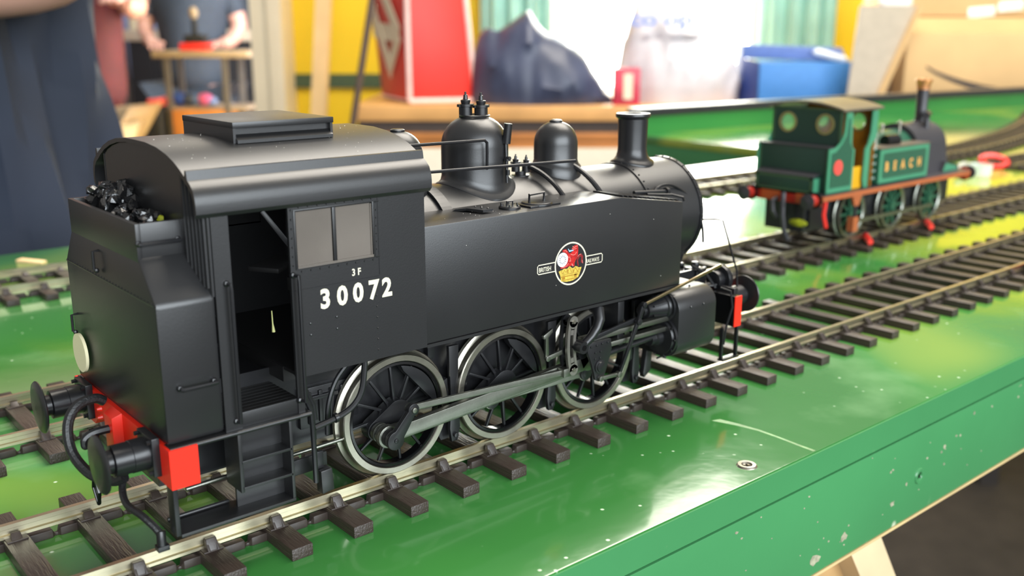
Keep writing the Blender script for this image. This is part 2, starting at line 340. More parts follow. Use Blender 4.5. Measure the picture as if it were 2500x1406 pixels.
def offset_path(path, d):
    o = []
    for i, p in enumerate(path):
        t = (path[min(i+1, len(path)-1)]-path[max(i-1, 0)]).normalized(); o.append(p+Vector((-t.y, t.x, 0))*d)
    return o
def sweep(path, prof):        # prof: (offset to the left, z)
    mb = MB(); n = len(prof); vs = []
    for i, p in enumerate(path):
        t = (path[min(i+1, len(path)-1)]-path[max(i-1, 0)]).normalized(); l = Vector((-t.y, t.x, 0))
        vs += [p+l*a+Vector((0, 0, z)) for a, z in prof]
    fs = [(i*n+k, i*n+(k+1) % n, (i+1)*n+(k+1) % n, (i+1)*n+k) for i in range(len(path)-1) for k in range(n)]
    fs += [tuple(range(n)), tuple((len(path)-1)*n+k for k in range(n))]
    return mb.add(vs, fs)
protos = {}
def track(path, label, first, half=30.6, grp=None):
    L = [0]
    for a, b in zip(path, path[1:]): L.append(L[-1]+(b-a).length)
    t = thing('track', (path[0].x, path[0].y, GZ), label, 'track')
    for s in (1, -1): sweep(path, [(a, z) for a, z in rail_profile(s*16, s)]).build('rail', M['rail'], t)
    d = first; k = 0
    while d < L[-1]:
        i = max(j for j in range(len(L)) if L[j] <= d); i = min(i, len(path)-2)
        f = (d-L[i])/(L[i+1]-L[i]); p = path[i].lerp(path[i+1], f); tg = path[i+1]-path[i]
        if 's' not in protos:
            o = sleeper_proto(t, half); protos['s'] = o; protos['org'] = Vector(o.location)
            base = Vector((0, 0, 0)); 
            # mesh data are stored about the track empty; re-centre them on the sleeper
            og = gpos(t)
            for q in [o]+list(o.children):
                for v in q.data.vertices: v.co += og
        else: o = dup(protos['s'], t)
        o.location = p*K-Vector(t.location); o.rotation_euler = (0, 0, math.atan2(tg.y, tg.x)); d += SP; k += 1
    return t
def straight(y, x0, x1): return [Vector((x0, y, 0)), Vector((x1, y, 0))]
X0 = -40.0+2.66-SP*20
track(straight(0, X0-20, 830), 'front straight track, under the black tank engine', 20)
track(straight(90, X0-20, 1300), 'middle straight track, under the green engine', 26)
def smooth(pts, n=8):
    P = [Vector((a, b, 0)) for a, b in pts]; out = []
    for i in range(len(P)-1):
        p0, p1, p2, p3 = P[max(i-1, 0)], P[i], P[i+1], P[min(i+2, len(P)-1)]
        for k in range(n):
            t = k/n; out.append(.5*((2*p1)+(p2-p0)*t+(2*p0-5*p1+4*p2-p3)*t*t+(3*p1-p0-3*p2+p3)*t**3))
    return out+[P[-1]]
track(smooth([(-460, 276), (-260, 275), (-40, 273), (250, 270), (430, 266), (620, 255), (740, 250), (826, 252), (892, 261), (969, 275), (1076, 298), (1250, 350), (1420, 412)]), 'rear track that curves away beyond the green engine', 10)
track(straight(172, 722, 1300), 'track starting beyond the red ring and clear pot', 6)

# small items on the board
M['redplastic'] = mat('red_plastic', (228, 50, 42), .35, vary=.02)
M['clear'] = mat('clear_plastic', (225, 235, 228), .12, alpha=.45, vary=.03)
M['woodchip'] = mat('wood_chip', (236, 200, 150), .6)
w = MB().hexa([(-38, 335, GZ), (-29, 322, GZ), (-25.5, 325, GZ), (-34, 338, GZ)], [(-38, 335, -5), (-29, 322, -5.4), (-25.5, 325, -5.4), (-34, 338, -5)]).build('wood_sliver', M['woodchip'], None, bevel=.2, loc=(-32, 330, GZ))
tag(w, 'pale wood sliver on the green board behind the bunker', 'wood chip')
def clip(x, y, nm, lab):
    c = thing('rail_clip', (x, y-1.4, GZ), lab, 'clip')
    MB().tube([(x+5, y-1.2, -.6), (x+3.4, y-2.6, -.8), (x+1.0, y-5.0, -1.6), (x-2.5, y-9.0, -2.6)], [1.5, 1.8, 1.9, 1.6]).build('red_sleeve', M['redplastic'], c)
    MB().tube([(x+8, y-.9, -.3), (x+6.2, y-.9, -.3), (x+4.8, y-1.2, -.6)], [1.2, 1.4, 1.2]).build('metal_tip', M['steel'], c)
clip(336, 74, 0, 'red wire clip on the middle track, beside the rear of the green engine')
clip(404, 74, 0, 'red wire clip on the middle track, beside the front of the green engine')
clip(331, -17.2, 0, 'red and white clip on the front track at the picture edge')
p = thing('plastic_pot', (655, 163, GZ), 'small clear plastic pot with crumpled film ahead of the green engine', 'pot')
MB().lathe((662, 158, GZ+.2), (0, 0, 1), [(8, 0), (9, 2), (9.6, 11), (9, 11), (8.4, 2), (7, 1)], 24, close=False).build('pot_wall', M['clear'], p)
MB().ball((648, 168, -1), 5, 12, (1.3, .8, 1)).ball((662, 172, 1), 5, 12, (1.8, .8, .9)).ball((680, 172, -1), 4, 12, (1.8, .8, .9)).build('crumpled_film', mat('white_film', (180, 180, 170), .4, alpha=.7), p)
r = MB().tube([(722+9*math.cos(a), 174-7*math.cos(a)+4*math.sin(a), GZ+7+4.6*math.sin(a)) for a in [k*2*math.pi/24 for k in range(25)]], 2.4, 10).build('red_ring', M['redplastic'], None, loc=(716, 170, GZ))
tag(r, 'red plastic ring lying beside the clear pot', 'ring')
# ------------------------------------------------------------------ black tank engine (x along the track, rail top z = 0)
E = thing('tank_locomotive', (0, 0, 0), 'black tank locomotive numbered 30072 with red buffer beam, nearest on front track', 'locomotive', None)
BK, B2, CD = M['black'], M['black2'], M['cabdark']
# main frames and underpinnings
f = MB()
for y in (12.2, -13): f.box(-94, 92, y, y+.8, 13, 34)
f.box(-92, 90, -12.5, 12.5, 30, 33)
for y in (1, -1):
    for x in (-17.5, 17.5, 53): f.prism([(x-3.4, 20), (x+3.4, 20), (x+2.6, 5.6), (x+1, 3.2), (x-1.6, 3.2), (x-2.8, 5.6)], 'y', y*13.6, y*14.6)
f.build('main_frame', B2, E)
d = MB()
for x in (-58, -52, -47, -19, -12, -9, 8): d.cyl((x, -13, 31), (x, -13.5, 31), .4, n=8)
d.lathe((-15.5, -13, 31.8), (0, -1, 0), [(1.9, 0), (1.9, .5), (1.4, .5), (1.4, .25), (.9, .25), (.9, .9), (0, .9)], 18)
d.box(-60, -44, -14.2, -13, 17, 27); d.box(-57, -50, -15.2, -13, 24, 25); d.box(-23, -20.8, -15, -13, 27, 33)
for k in range(5): d.box(-58+k*3, -57+k*3, -14.8, -13, 18, 26)
d.build('frame_fitting', B2, E, bevel=.1)
# wheels
def wheel(x, sgn):
    w = bpy.data.objects.new('driving_wheel', None); COL.objects.link(w); w.parent = E; w.location = Vector((x, 0, 15.75))*K; w.empty_display_size = .01
    y0 = 14.9*sgn; o = Vector((x, y0, 15.75)); d = (0, sgn, 0); n = 64
    MB().lathe(o, d, [(13.9, 0), (16.9, 0), (17.0, .35), (16.7, .8), (16.05, 1.1), (15.75, 1.4), (15.75, 3.2), (15.5, 3.45), (14.1, 3.45), (13.95, 3.25), (13.9, 2.9), (13.9, 0)], n, close=False).build('tyre', M['steel'], w, sharp=25)
    MB().lathe(o, d, [(12.9, .4), (13.9, .4), (13.9, 2.9), (13.7, 3.1), (13.1, 3.2), (12.9, 2.9), (12.9, .4)], n, close=False).build('rim', M['blackgloss'], w)
    h = MB(); yf = y0+sgn*3.4
    h.lathe(o, d, [(3.6, .2), (3.6, 3.2), (3.2, 3.6), (2.3, 3.6), (2.3, 3.3), (0, 3.3)], 24)
    a = math.radians(200); px, pz = x+7*math.cos(a), 15.75+7*math.sin(a)
    ta = [(px+2.6*math.cos(t), pz+2.6*math.sin(t)) for t in [a-1.35+2.7*i/10 for i in range(11)]]
    tb = [(x+4.1*math.cos(t), 15.75+4.1*math.sin(t)) for t in [a+1.5+(2*math.pi-3.0)*i/14 for i in range(15)]]
    h.prism(ta+tb, 'y', y0+sgn*.5, y0+sgn*3.9); h.build('hub', B2, w, bevel=.15)
    # balance weight opposite the crank
    b = math.radians(42); cw = [(x+12.6*math.cos(b-.7+1.4*i/16), 15.75+12.6*math.sin(b-.7+1.4*i/16)) for i in range(17)]
    cw += [(x+12.0*math.cos(.7)/math.cos(t_)*math.cos(b+t_), 15.75+12.0*math.cos(.7)/math.cos(t_)*math.sin(b+t_)) for t_ in [.62-1.24*i/8 for i in range(9)]]
    MB().prism(cw, 'y', y0+sgn*.6, y0+sgn*2.9).build('balance_weight', B2, w, bevel=.1)
    for k in range(12):
        t = a+math.pi/12+2*math.pi*k/12
        p = o+Vector((math.cos(t)*3.2, sgn*1.9, math.sin(t)*3.2)); q = o+Vector((math.cos(t)*12.7, sgn*1.9, math.sin(t)*12.7))
        MB().bar(p, q, .8, 1.3, up=(0, 1, 0), w2=.6, h2=.9).build('spoke', B2, w, bevel=.12)
for x in (-35, 0, 35):
    for s in (-1, 1): wheel(x, s)
ax = MB()
for x in (-35, 0, 35): ax.cyl((x, -15, 15.75), (x, 15, 15.75), 2)
ax.build('axle', B2, E)
# brake hangers
for x in (-16.4, 18.6, 54.2):
    MB().prism([(x-1.6, 30), (x+1.6, 30), (x+1.2, 14), (x+1.8, 7), (x+.8, 3.2), (x-1, 3.2), (x-1.6, 7), (x-1.1, 14)], 'y', -17.4, -16.2).cyl((x, -17.4, 5), (x, -18.2, 5), .7).build('brake_hanger', B2, E, bevel=.15)
    MB().prism([(x-4.6, 20.5), (x-2.2, 21.5), (x-1.6, 11.5), (x-3.4, 10.6)], 'y', -17.3, -14.9).build('brake_shoe', B2, E, bevel=.1)
# motion
A = math.radians(200); CX, CZ = 7*math.cos(A), 7*math.sin(A)
pins = [(x+CX, 15.75+CZ) for x in (-35, 0, 35)]
def rodp(p, q, r0, r1, h0, h1):      # rod outline with round eyes in the x-z plane
    d = Vector((q[0]-p[0], q[1]-p[1])).normalized(); a = math.atan2(d.y, d.x); o = []
    def eye(c, r, a0, hw):
        s = math.asin(min(.95, hw/r)); return [(c[0]+r*math.cos(a0+s+(2*math.pi-2*s)*i/18), c[1]+r*math.sin(a0+s+(2*math.pi-2*s)*i/18)) for i in range(19)]
    return eye(p, r0, a, h0/2)+eye(q, r1, a+math.pi, h1/2)
cr = MB(); cr.prism(rodp(pins[0], pins[1], 2.5, 2.5, 2.2, 2.2), 'y', -19.6, -20.9); cr.build('coupling_rod', M['rod'], E, bevel=.12)
cr = MB(); cr.prism(rodp(pins[1], pins[2], 2.5, 2.5, 2.2, 2.2), 'y', -19.8, -21.1); cr.build('coupling_rod', M['rod'], E, bevel=.12)
cr = MB(); cr.prism(rodp(pins[0], pins[1], 2.5, 2.5, 2.2, 2.2), 'y', 19.6, 20.9).prism(rodp(pins[1], pins[2], 2.5, 2.5, 2.2, 2.2), 'y', 19.8, 21.1).build('coupling_rod', M['rod'], E)
cp_ = MB()
for i, (x, z) in enumerate(pins):
    cp_.cyl((x, -18, z), (x, -21.8 if i else -27.2, z), 1.3); cp_.cyl((x, -21, z), (x, -21.7, z), 2.2, n=18); cp_.cyl((x, -18.5, z), (x, -19.5, z), 2.4, n=18)
cp_.cyl((pins[0][0], -22.2, pins[0][1]), (pins[0][0], -25.8, pins[0][1]), 2.3, n=18)
cp_.build('crank_pin', B2, E, bevel=.15)
XH = (26.8, 17.6)
c = MB().prism(rodp(pins[0], XH, 2.9, 2.5, 3.7, 4.0), 'y', -22.3, -24.2); c.build('connecting_rod', M['rod'], E, bevel=.25)
e1 = (-36.2, 20.0)
MB().prism(rodp(pins[0], e1, 2.4, 1.6, 3.2, 2.3), 'y', -26.0, -27.4).cyl((pins[0][0], -27.3, pins[0][1]), (pins[0][0], -27.7, pins[0][1]), .6).build('return_crank', M['black2'], E, bevel=.3)
ee = MB().prism(rodp(e1, (15.6, 17.6), 1.3, 1.3, 1.6, 1.6), 'y', -25.1, -26.0)
ee.cyl((e1[0], -24.8, e1[1]), (e1[0], -27.9, e1[1]), .7).box(14.4, 17, -27, -24.6, 16.5, 18.9)
ee.build('eccentric_rod', M['rod'], E, bevel=.15)
# curved expansion link with its slot
def linkshape(y0, y1, nm, m):
    mb = MB(); C0 = (46, 25.6); R0 = 29; a0 = math.pi-.228; a1 = math.pi+.262; n = 14
    def pt(r, a): return (C0[0]+r*math.cos(a), C0[1]+r*math.sin(a))
    def ringseg(r0, r1, s, e_, k=12):
        for i in range(k):
            b0 = s+(e_-s)*i/k; b1 = s+(e_-s)*(i+1)/k; mb.prism([pt(r0, b0), pt(r1, b0), pt(r1, b1), pt(r0, b1)], 'y', y0, y1)
    ringseg(R0-1.6, R0-.6, a0, a1); ringseg(R0+.6, R0+1.6, a0, a1)
    for a, sg in ((a0, -1), (a1, 1)):
        c = pt(R0, a); mb.prism([(c[0]+1.6*math.cos(t), c[1]+1.6*math.sin(t)) for t in [k*2*math.pi/20 for k in range(20)]], 'y', y0, y1)
    for a in (a0+.05, a0+.1, a1-.05, a1-.1): mb.prism([pt(R0-.7, a-.03), pt(R0+.7, a-.03), pt(R0+.7, a+.03), pt(R0-.7, a+.03)], 'y', y0, y1)
    o = mb.build(nm, m, E)
    r = MB()
    for a in (a0, a1): c = pt(R0, a); r.cyl((c[0], y1, c[1]), (c[0], y1-.35, c[1]), .55, n=12)
    if nm == 'expansion_link': r.build('link_pin', M['steel'], o)
    return o
linkshape(-26.2, -27.1, 'expansion_link', M['link'])
linkshape(-23.6, -24.4, 'rear_link_plate', M['black2'])
# lifting arm: a stout curved black lever in front of the link
la = MB().tube([(27.6, -24, 34.2), (27.4, -27, 33.6), (26.6, -28.2, 31.4), (25.2, -28.6, 29.2), (23.0, -28.7, 27.2), (20.4, -28.7, 25.6)], [1.5, 1.75, 1.6, 1.4, 1.3, 1.2], 12)
la.cyl((19.3, -26.5, 24.9), (19.3, -29.8, 24.9), 1.75, n=18); la.build('lifting_arm', M['black2'], E)
MB().cyl((19.3, -29.8, 24.9), (19.3, -29.95, 24.9), .8).build('arm_pin_hole', M['blackgloss'], E)
MB().prism([(8.2, 29.5), (11.5, 31), (11.6, 30), (10, 28.7), (10.2, 22.6), (9, 22.6), (9, 28.5), (8.2, 28.6)], 'y', -24.5, -25.3).cyl((9.6, -25, 22.8), (9.6, -25.8, 22.8), .8).bar((9.6, -25.2, 22.8), (15, -25.2, 23.6), .7, 1.3, up=(0, 0, 1)).build('lubricator_lever', M['rod'], E, bevel=.1)
# slide bars, crosshead, cylinder
MB().box(21.5, 57.5, -27.4, -24.8, 25.1, 26.6).build('slide_bar', M['rod'], E, bevel=.12)
MB().box(31.0, 57.5, -27.4, -24.8, 22.0, 23.4).build('slide_bar', M['rod'], E, bevel=.12)
MB().box(37, 39.5, -25.5, -13, 21, 34).build('motion_bracket', B2, E, bevel=.2)
x = MB().prism([(21.6, 24.9), (31.2, 25.0), (31.6, 22), (30.6, 19), (29.2, 15.3), (28.3, 13.6), (26.6, 13.0), (25.2, 13.8), (24.6, 16), (23.4, 19.5), (22, 22.4)], 'y', -27.6, -28.5)
x.prism([(21.6, 24.9), (31.2, 25.0), (31.6, 22), (24.6, 16), (22, 22.4)], 'y', -23.4, -24.2)
x.box(22, 31, -28.4, -23.6, 23.6, 25.0)
for bx, bz in ((23.2, 24), (25.4, 24.1), (27.6, 24.2), (29.8, 24.2), (24.9, 22), (27, 22), (24.8, 20.2), (26.8, 20.2)): x.cyl((bx, -28.5, bz), (bx, -28.85, bz), .33, n=8)
x.lathe((26.8, -28.5, 17.6), (0, -1, 0), [(2.0, 0), (2.0, .4), (1.5, .4), (1.4, .8), (0, .8)], 20)
x.build('crosshead', B2, E, bevel=.12)
MB().cyl((30.5, -25.6, 19.4), (58, -25.2, 20.6), .9, n=14).cyl((29.5, -25.6, 19.3), (32.6, -25.6, 19.6), 1.5, n=8).build('piston_rod', M['black2'], E)
MB().bar((26.6, -28.8, 14.0), (34.2, -28.8, 13.7), .7, 1.1, up=(0, 0, 1)).cyl((26.8, -28.4, 14), (26.8, -29.5, 14), .8).cyl((34.2, -28.3, 13.7), (34.2, -29.7, 13.7), .9).build('union_link', M['rod'], E, bevel=.08)
MB().bar((41.6, -29.2, 28.4), (34.2, -29.2, 13.6), .7, 1.3, up=(1, 0, 0), h2=.9).bar((43.6, -29.2, 32.9), (41.6, -29.2, 28.0), .7, 1.3, up=(1, 0, 0)).cyl((41.6, -28.6, 28.2), (41.6, -30, 28.2), 1.0).cyl((43.7, -28.6, 32.9), (43.7, -29.9, 32.9), .85).build('combination_lever', M['black2'], E, bevel=.08)
MB().bar((19.5, -26.6, 24.9), (42, -28, 28.6), .8, 1.3, up=(0, 0, 1)).build('radius_rod', B2, E, bevel=.1)
MB().bar((43.9, -29.3, 33.0), (79, -29.0, 39.4), .5, .85, up=(0, 0, 1)).build('drive_rod', M['brass'], E, bevel=.06)
for s in (-1, 1):
    prof = []
    for cy_, cz_, a0 in ((-25.4, 28.3, math.pi/2), (-25.4, 18.4, math.pi)):
        prof += [(cy_+5.2*math.cos(a0+math.pi/2*i/7), cz_+5.2*math.sin(a0+math.pi/2*i/7)) for i in range(8)]
    prof += [(-14, 13.2), (-14, 33.5)]
    cyl_ = MB().prism([(a*-s, b) for a, b in prof], 'x', 58, 75.5).build('cylinder_block', BK, E, bevel=.2)
    if s == 1: continue
    r = MB()
    for X in (63.4, 69.3):
        for y, z in ((-30.6, 29), (-24.8, 33.5), (-22, 33.5)): r.ball((X, y, z), .4, 8)
    r.build('cylinder_bolt', B2, cyl_)
    v = MB().lathe((58, -24.2, 29.0), (-1, 0, 0), [(5.2, 0), (5.2, .8), (4.4, .8), (4.2, 1.6), (3.7, 1.9), (2.5, 7.0), (2.5, 8.6), (1.7, 8.8), (1.7, 10), (0, 10)], 28)
    for k in range(6):
        t = math.pi/6+k*math.pi/3; yy, zz = math.cos(t), math.sin(t)
        v.bar((56, -24.2+yy*3.6, 29+zz*3.6), (51.2, -24.2+yy*2.7, 29+zz*2.7), .5, .8, up=(0, yy, zz))
    v.build('valve_cover', M['black2'], cyl_)
    v = MB().lathe((58, -24.4, 19.6), (-1, 0, 0), [(6.3, 0), (6.3, 1), (5.6, 1.0), (5.4, 1.8), (2.6, 2.2), (2.6, 4.2), (2.0, 4.6), (2.0, 6.5), (1.3, 6.6), (0, 6.6)], 32)
    for k in range(10): t = k*math.pi/5; v.cyl((57, -24.4+5.9*math.cos(t), 19.6+5.9*math.sin(t)), (56.4, -24.4+5.9*math.cos(t), 19.6+5.9*math.sin(t)), .38, n=6)
    v.build('cylinder_cover', M['black2'], cyl_)
    MB().cyl((61, -23, 13.3), (61, -23, 11.4), .6).cyl((71, -23, 13.3), (71, -23, 11.2), .6).cyl((61, -23, 12.2), (57.5, -23, 12.0), .3).build('drain_cock', B2, cyl_)
MB().box(60, 74, -14, 14, 16, 33).build('cylinder_saddle', B2, E)
# ---- tanks
for s in (-1, 1):
    o = MB().prism([(-32.6, 36.2), (60.8, 36.2), (60.8, 61.1), (34.6, 65.1), (-32.6, 65.1)], 'y', s*28, s*11.4).build('side_tank', BK, E, bevel=.35)
    MB().box(-32.4, 60.8, *sorted((s*28.25, s*27)), 35.3, 36.1).build('tank_angle', BK, E)
    for k in range(13):
        X = 36.2+k*1.95; z = 65.1-(X-34.6)*4/26.2
        MB().hexa([(X, s*26.6, z+.02), (X+.7, s*26.6, z-.09), (X+.7, s*15, z-.09), (X, s*15, z+.02)], [(X, s*26.6, z+.5), (X+.7, s*26.6, z+.4), (X+.7, s*15, z+.4), (X, s*15, z+.5)]).build('tread_strip', M['black2'], o)
    if s < 0: tank = o
# filler lids on the near tank
fl = MB().lathe((8.6, -21.6, 65.1), (0, 0, 1), [(4.3, 0), (4.3, .5), (4.0, .9), (0, .9)], 28)
fl.box(3.4, 14, -25.2, -18, 65.1, 65.6); fl.build('filler_lid', B2, E, bevel=.12)
MB().tube([(6, -21.6, 66), (6, -21.6, 68), (11.2, -21.6, 68.2), (11.2, -21.6, 66)], .38, 6).build('filler_handle', B2, E)
fl = MB().lathe((-.6, -21.4, 65.1), (0, 0, 1), [(2.9, 0), (2.9, .5), (2.6, .8), (0, .8)], 24); fl.tube([(-1.6, -21.4, 65.8), (-1.6, -21.4, 67), (.4, -21.4, 67), (.4, -21.4, 65.8)], .25, 6)
for t in range(6): fl.cyl((-.6+2.5*math.cos(t), -21.4+2.5*math.sin(t), 65.8), (-.6+2.5*math.cos(t), -21.4+2.5*math.sin(t), 66.4), .25, n=6)
fl.build('small_filler_lid', B2, E)
# strap over the boiler down to the tank top
def arc(x, r, a0, a1, n=12): return [Vector((x, -r*math.sin(a0+(a1-a0)*i/n), 53+r*math.cos(a0+(a1-a0)*i/n))) for i in range(n+1)]
st = MB(); pth = arc(-14, 17.0, 0, .92, 12)+[Vector((-12.5, -15.8, 65.0)), Vector((-11, -18.5, 65.5)), Vector((-9.5, -23.5, 65.5))]
for a, b in zip(pth, pth[1:]):
    st.hexa([a+Vector((-1.6, 0, 0)), a+Vector((1.6, 0, 0)), b+Vector((1.6, 0, 0)), b+Vector((-1.6, 0, 0))], [a+Vector((-1.6, 0, .6)), a+Vector((1.6, 0, .6)), b+Vector((1.6, 0, .6)), b+Vector((-1.6, 0, .6))])
for k in range(4): st.ball((-9.2+(k % 2)*1.0-.5, -18.5-k*1.3, 66.1), .35, 6)
st.build('tank_strap', BK, E)
# ---- boiler, smokebox
BZ = 53
MB().lathe((-33, 0, BZ), (1, 0, 0), [(16.6, 0), (16.6, 93.5)], 64).build('boiler', BK, E, sharp=30)
sb = MB().lathe((60.2, 0, BZ), (1, 0, 0), [(17.0, 0), (17.0, 22.4)], 64).build('smokebox', BK, E, sharp=30)
MB().lathe((82.3, 0, BZ), (1, 0, 0), [(16.9, 0), (17.35, .1), (17.35, 1.5), (16.6, 1.8), (15.8, 1.6)], 64).build('smokebox_ring', B2, sb)
MB().lathe((83.4, 0, BZ), (1, 0, 0), [(16.2, 0), (16.0, .6), (12, 1.2), (11.6, 1.6), (10, 2.9), (5, 4.4), (0, 4.8)], 48).build('smokebox_door', BK, sb)
r = MB()
for k in range(36): t = k*math.pi/18; r.ball((83.0, 17.4*math.cos(t), BZ+17.4*math.sin(t)), .3, 6)
for k in range(9): t = math.pi/2+.12+k*.16; r.ball((61.3, 17.05*math.cos(t), BZ+17.05*math.sin(t)), .32, 6)
tag(r.build('rivet_line', B2, sb), kind='stuff')
MB().prism([(-15.8, 47), (15.8, 47), (12, 41), (9, 33.5), (-9, 33.5), (-12, 41)], 'x', 61, 82.5).build('smokebox_saddle', BK, E, bevel=.3)
MB().tube(curve([(62, -15.2, 61.6), (63.6, -14.9, 63), (67, -14.6, 63.9), (72, -14.5, 63.2), (77.5, -15.0, 60.2), (81.6, -16.3, 55.5), (83.6, -17.2, 49.5), (84.2, -17.4, 44)]), .42, 8).cyl((61.6, -15.4, 61.4), (63.8, -14.8, 63.2), .85).build('blower_pipe', B2, E)
MB().cyl((52.5, -15.9, 63.1), (66.5, -16.2, 62.2), .62).cyl((66.2, -16.2, 62.2), (67.4, -16.2, 62.1), 1.2).tube([(56, -18, 62.6), (66, -19, 61.6), (69.5, -20.5, 60.6), (70, -20.6, 59.5)], .4, 6).build('ejector_pipe', B2, E)
# domes and chimney
def surf(y, r=16.6): return BZ+math.sqrt(max(0, r*r-y*y))
def saddle(mb, cx, prof_top, flare, rb=16.6, n=48):     # flare: (radius, height above the barrel)
    vs = []; rows = 0
    for R_, dz in flare:
        for k in range(n):
            t = 2*math.pi*k/n; vs.append((cx+R_*math.cos(t), R_*math.sin(t), surf(R_*math.sin(t), rb)+dz))
        rows += 1
    for R_, z in prof_top:
        for k in range(n):
            t = 2*math.pi*k/n; vs.append((cx+R_*math.cos(t), R_*math.sin(t), z))
        rows += 1
    fs = [(i*n+k, i*n+(k+1) % n, (i+1)*n+(k+1) % n, (i+1)*n+k) for i in range(rows-1) for k in range(n)]
    fs.append(tuple((rows-1)*n+k for k in range(n))); return mb.add(vs, fs)
def domecap(R_, z0, H, n=9, t1=math.pi/2-.02): return [(R_*math.cos(t1*i/n)**.86, z0+H*math.sin(t1*i/n)) for i in range(n+1)]
dm = saddle(MB(), 4.8, domecap(9.3, 79.2, 8.4), [(11.2, -.4), (11.3, .1), (11.0, .45), (10.2, .7), (9.6, 1.3), (9.3, 2.6)]).build('steam_dome', BK, E, sharp=40)
rc = MB().lathe((4.8, 0, 87.2), (0, 0, 1), [(4.2, 0), (4.3, .35), (4.0, .5), (3.8, .2)], 32, close=False); rc.build('dome_rim', BK, dm)
def valve(x, y, z, k, par, nm):
    v = MB().lathe((x, y, z), (0, 0, 1), [(1.85*k, 0), (1.85*k, 3.6*k), (2.25*k, 3.7*k), (2.25*k, 4.3*k), (1.2*k, 4.4*k), (1.35*k, 4.9*k), (1.35*k, 5.4*k), (.7*k, 5.6*k), (.55*k, 6.8*k), (.3*k, 6.9*k), (.3*k, 7.6*k), (0, 7.6*k)], 20)
    v.box(x-2.6*k, x+2.6*k, y-.5*k, y+.5*k, z+3.6*k, z+4.3*k); return v.build(nm, B2, par)
valve(3.0, 1.6, 86.2, 1, E, 'safety_valve'); valve(6.0, -1.4, 86.0, 1, E, 'safety_valve')
sd = saddle(MB(), 35.2, domecap(6.5, 77.6, 6.6), [(7.6, -.3), (7.6, 2.2), (6.9, 2.9), (6.5, 4)]).build('sand_dome', BK, E, sharp=40)
MB().lathe((35.2, 0, 84.0), (0, 0, 1), [(1.9, 0), (1.9, .45), (1.5, .7), (0, .75)], 20).build('sand_dome_lid', B2, sd)
sd = saddle(MB(), -20.5, domecap(6.5, 78.2, 6.6), [(7.6, -.3), (7.6, 2.2), (6.9, 2.9), (6.5, 4)]).build('sand_dome', BK, E, sharp=40)
MB().lathe((-20.5, 0, 84.6), (0, 0, 1), [(1.9, 0), (1.9, .45), (1.5, .7), (0, .75)], 20).build('sand_dome_lid', B2, sd)
ch = MB(); saddle(ch, 68.3, [(4.6, 74), (4.75, 83.2), (5.4, 83.7), (5.55, 84.3), (5.3, 84.9), (4.5, 85), (3.7, 84.8), (3.6, 80)], [(6.9, -.3), (7.0, .25), (6.7, .7), (5.8, 1.0), (5.1, 1.9), (4.75, 3.2)], 17)
ch.build('chimney', M['black2'], E, sharp=45)
MB().lathe((21.5, 0, 69.2), (0, 0, 1), [(2.6, 0), (2.6, .5), (1.6, .6), (1.6, 1.6)], 20).build('valve_base', B2, E)
valve(20.4, .9, 70.6, .66, E, 'relief_valve'); valve(22.6, -1.2, 70.4, .66, E, 'relief_valve')
# sand pipes over the boiler, hanging free of it
def hoop(x0, x1, r0, off, a1=1.02):
    return [Vector((x0+(x1-x0)*i/12, -(r0)*math.sin(.18+(a1-.18)*i/12), BZ+r0*math.cos(.18+(a1-.18)*i/12)+off*(1-i/12))) for i in range(13)]
MB().tube(hoop(22.5, 26, 18.2, 1.2), .7, 8).build('sand_pipe', B2, E)
MB().tube(hoop(36, 40.5, 18.2, 1.8), .75, 8).build('sand_pipe', B2, E)
# reach rod, handrail, whistle
MB().tube([(-33, -16.5, 76.2), (27.5, -16.5, 74.8)], .42, 8).build('reach_rod', M['black2'], E)
MB().tube([(-33, -12.5, 82.4), (-.5, -11, 81.9), (.3, -11, 81.2), (.5, -10.8, 78.6), (.9, -10.2, 74)], .42, 8).build('whistle_pipe', M['black2'], E)
MB().cyl((8.8, -8.8, 80.2), (9.2, -9.2, 85.6), 1.15, n=16).cyl((8.6, -8.8, 80.4), (8.4, -9.6, 69.6), .4).cyl((8.6, -9.4, 75.6), (8.6, -9.4, 76.2), 1.0).cyl((8.6, -10.6, 76.4), (8.6, -8, 76.2), .5).cyl((8.5, -9.8, 71.8), (8.5, -9.8, 73.2), .6).build('whistle', M['black2'], E)
# ---- cab
SY = 28.5
roofp = [(0, 87), (6, 86.95), (12, 86.4), (17, 85.4), (21, 84.1), (24, 82.7), (26.3, 81.4), (27.9, 80.6), (29.2, 79.4), (29.9, 77.8), (30.1, 76.2), (30.05, 74.6)]
def roofpoly(t): return [(-y, z) for y, z in reversed(roofp[1:])]+[(y, z) for y, z in roofp]+[(y-t*.9 if y > 28 else y*(1-t*.01), z-t*(.2 if y > 28.5 else 1)) for y, z in reversed(roofp)]+[(-(y-t*.9 if y > 28 else y*(1-t*.01)), z-t*(.2 if y > 28.5 else 1)) for y, z in roofp[1:]]
rf = MB(); pl = [(-y, z) for y, z in reversed(roofp[1:])]+roofp; inn = [(y*.972, z-.9) for y, z in pl]; n = len(pl); vs = []
for X in (-88, -31.4):
    vs += [(X, y, z) for y, z in pl]+[(X, y, z) for y, z in inn]
fs = []
for i in range(n-1): fs += [(i, i+1, 2*n+i+1, 2*n+i), (n+i, 3*n+i, 3*n+i+1, n+i+1), (i, n+i, n+i+1, i+1), (2*n+i, 2*n+i+1, 3*n+i+1, 3*n+i)]
fs += [(0, 2*n, 3*n, n), (n-1, 2*n-1, 4*n-1, 3*n-1)]
rf.add(vs, fs).build('cab_roof', BK, E, sharp=28)
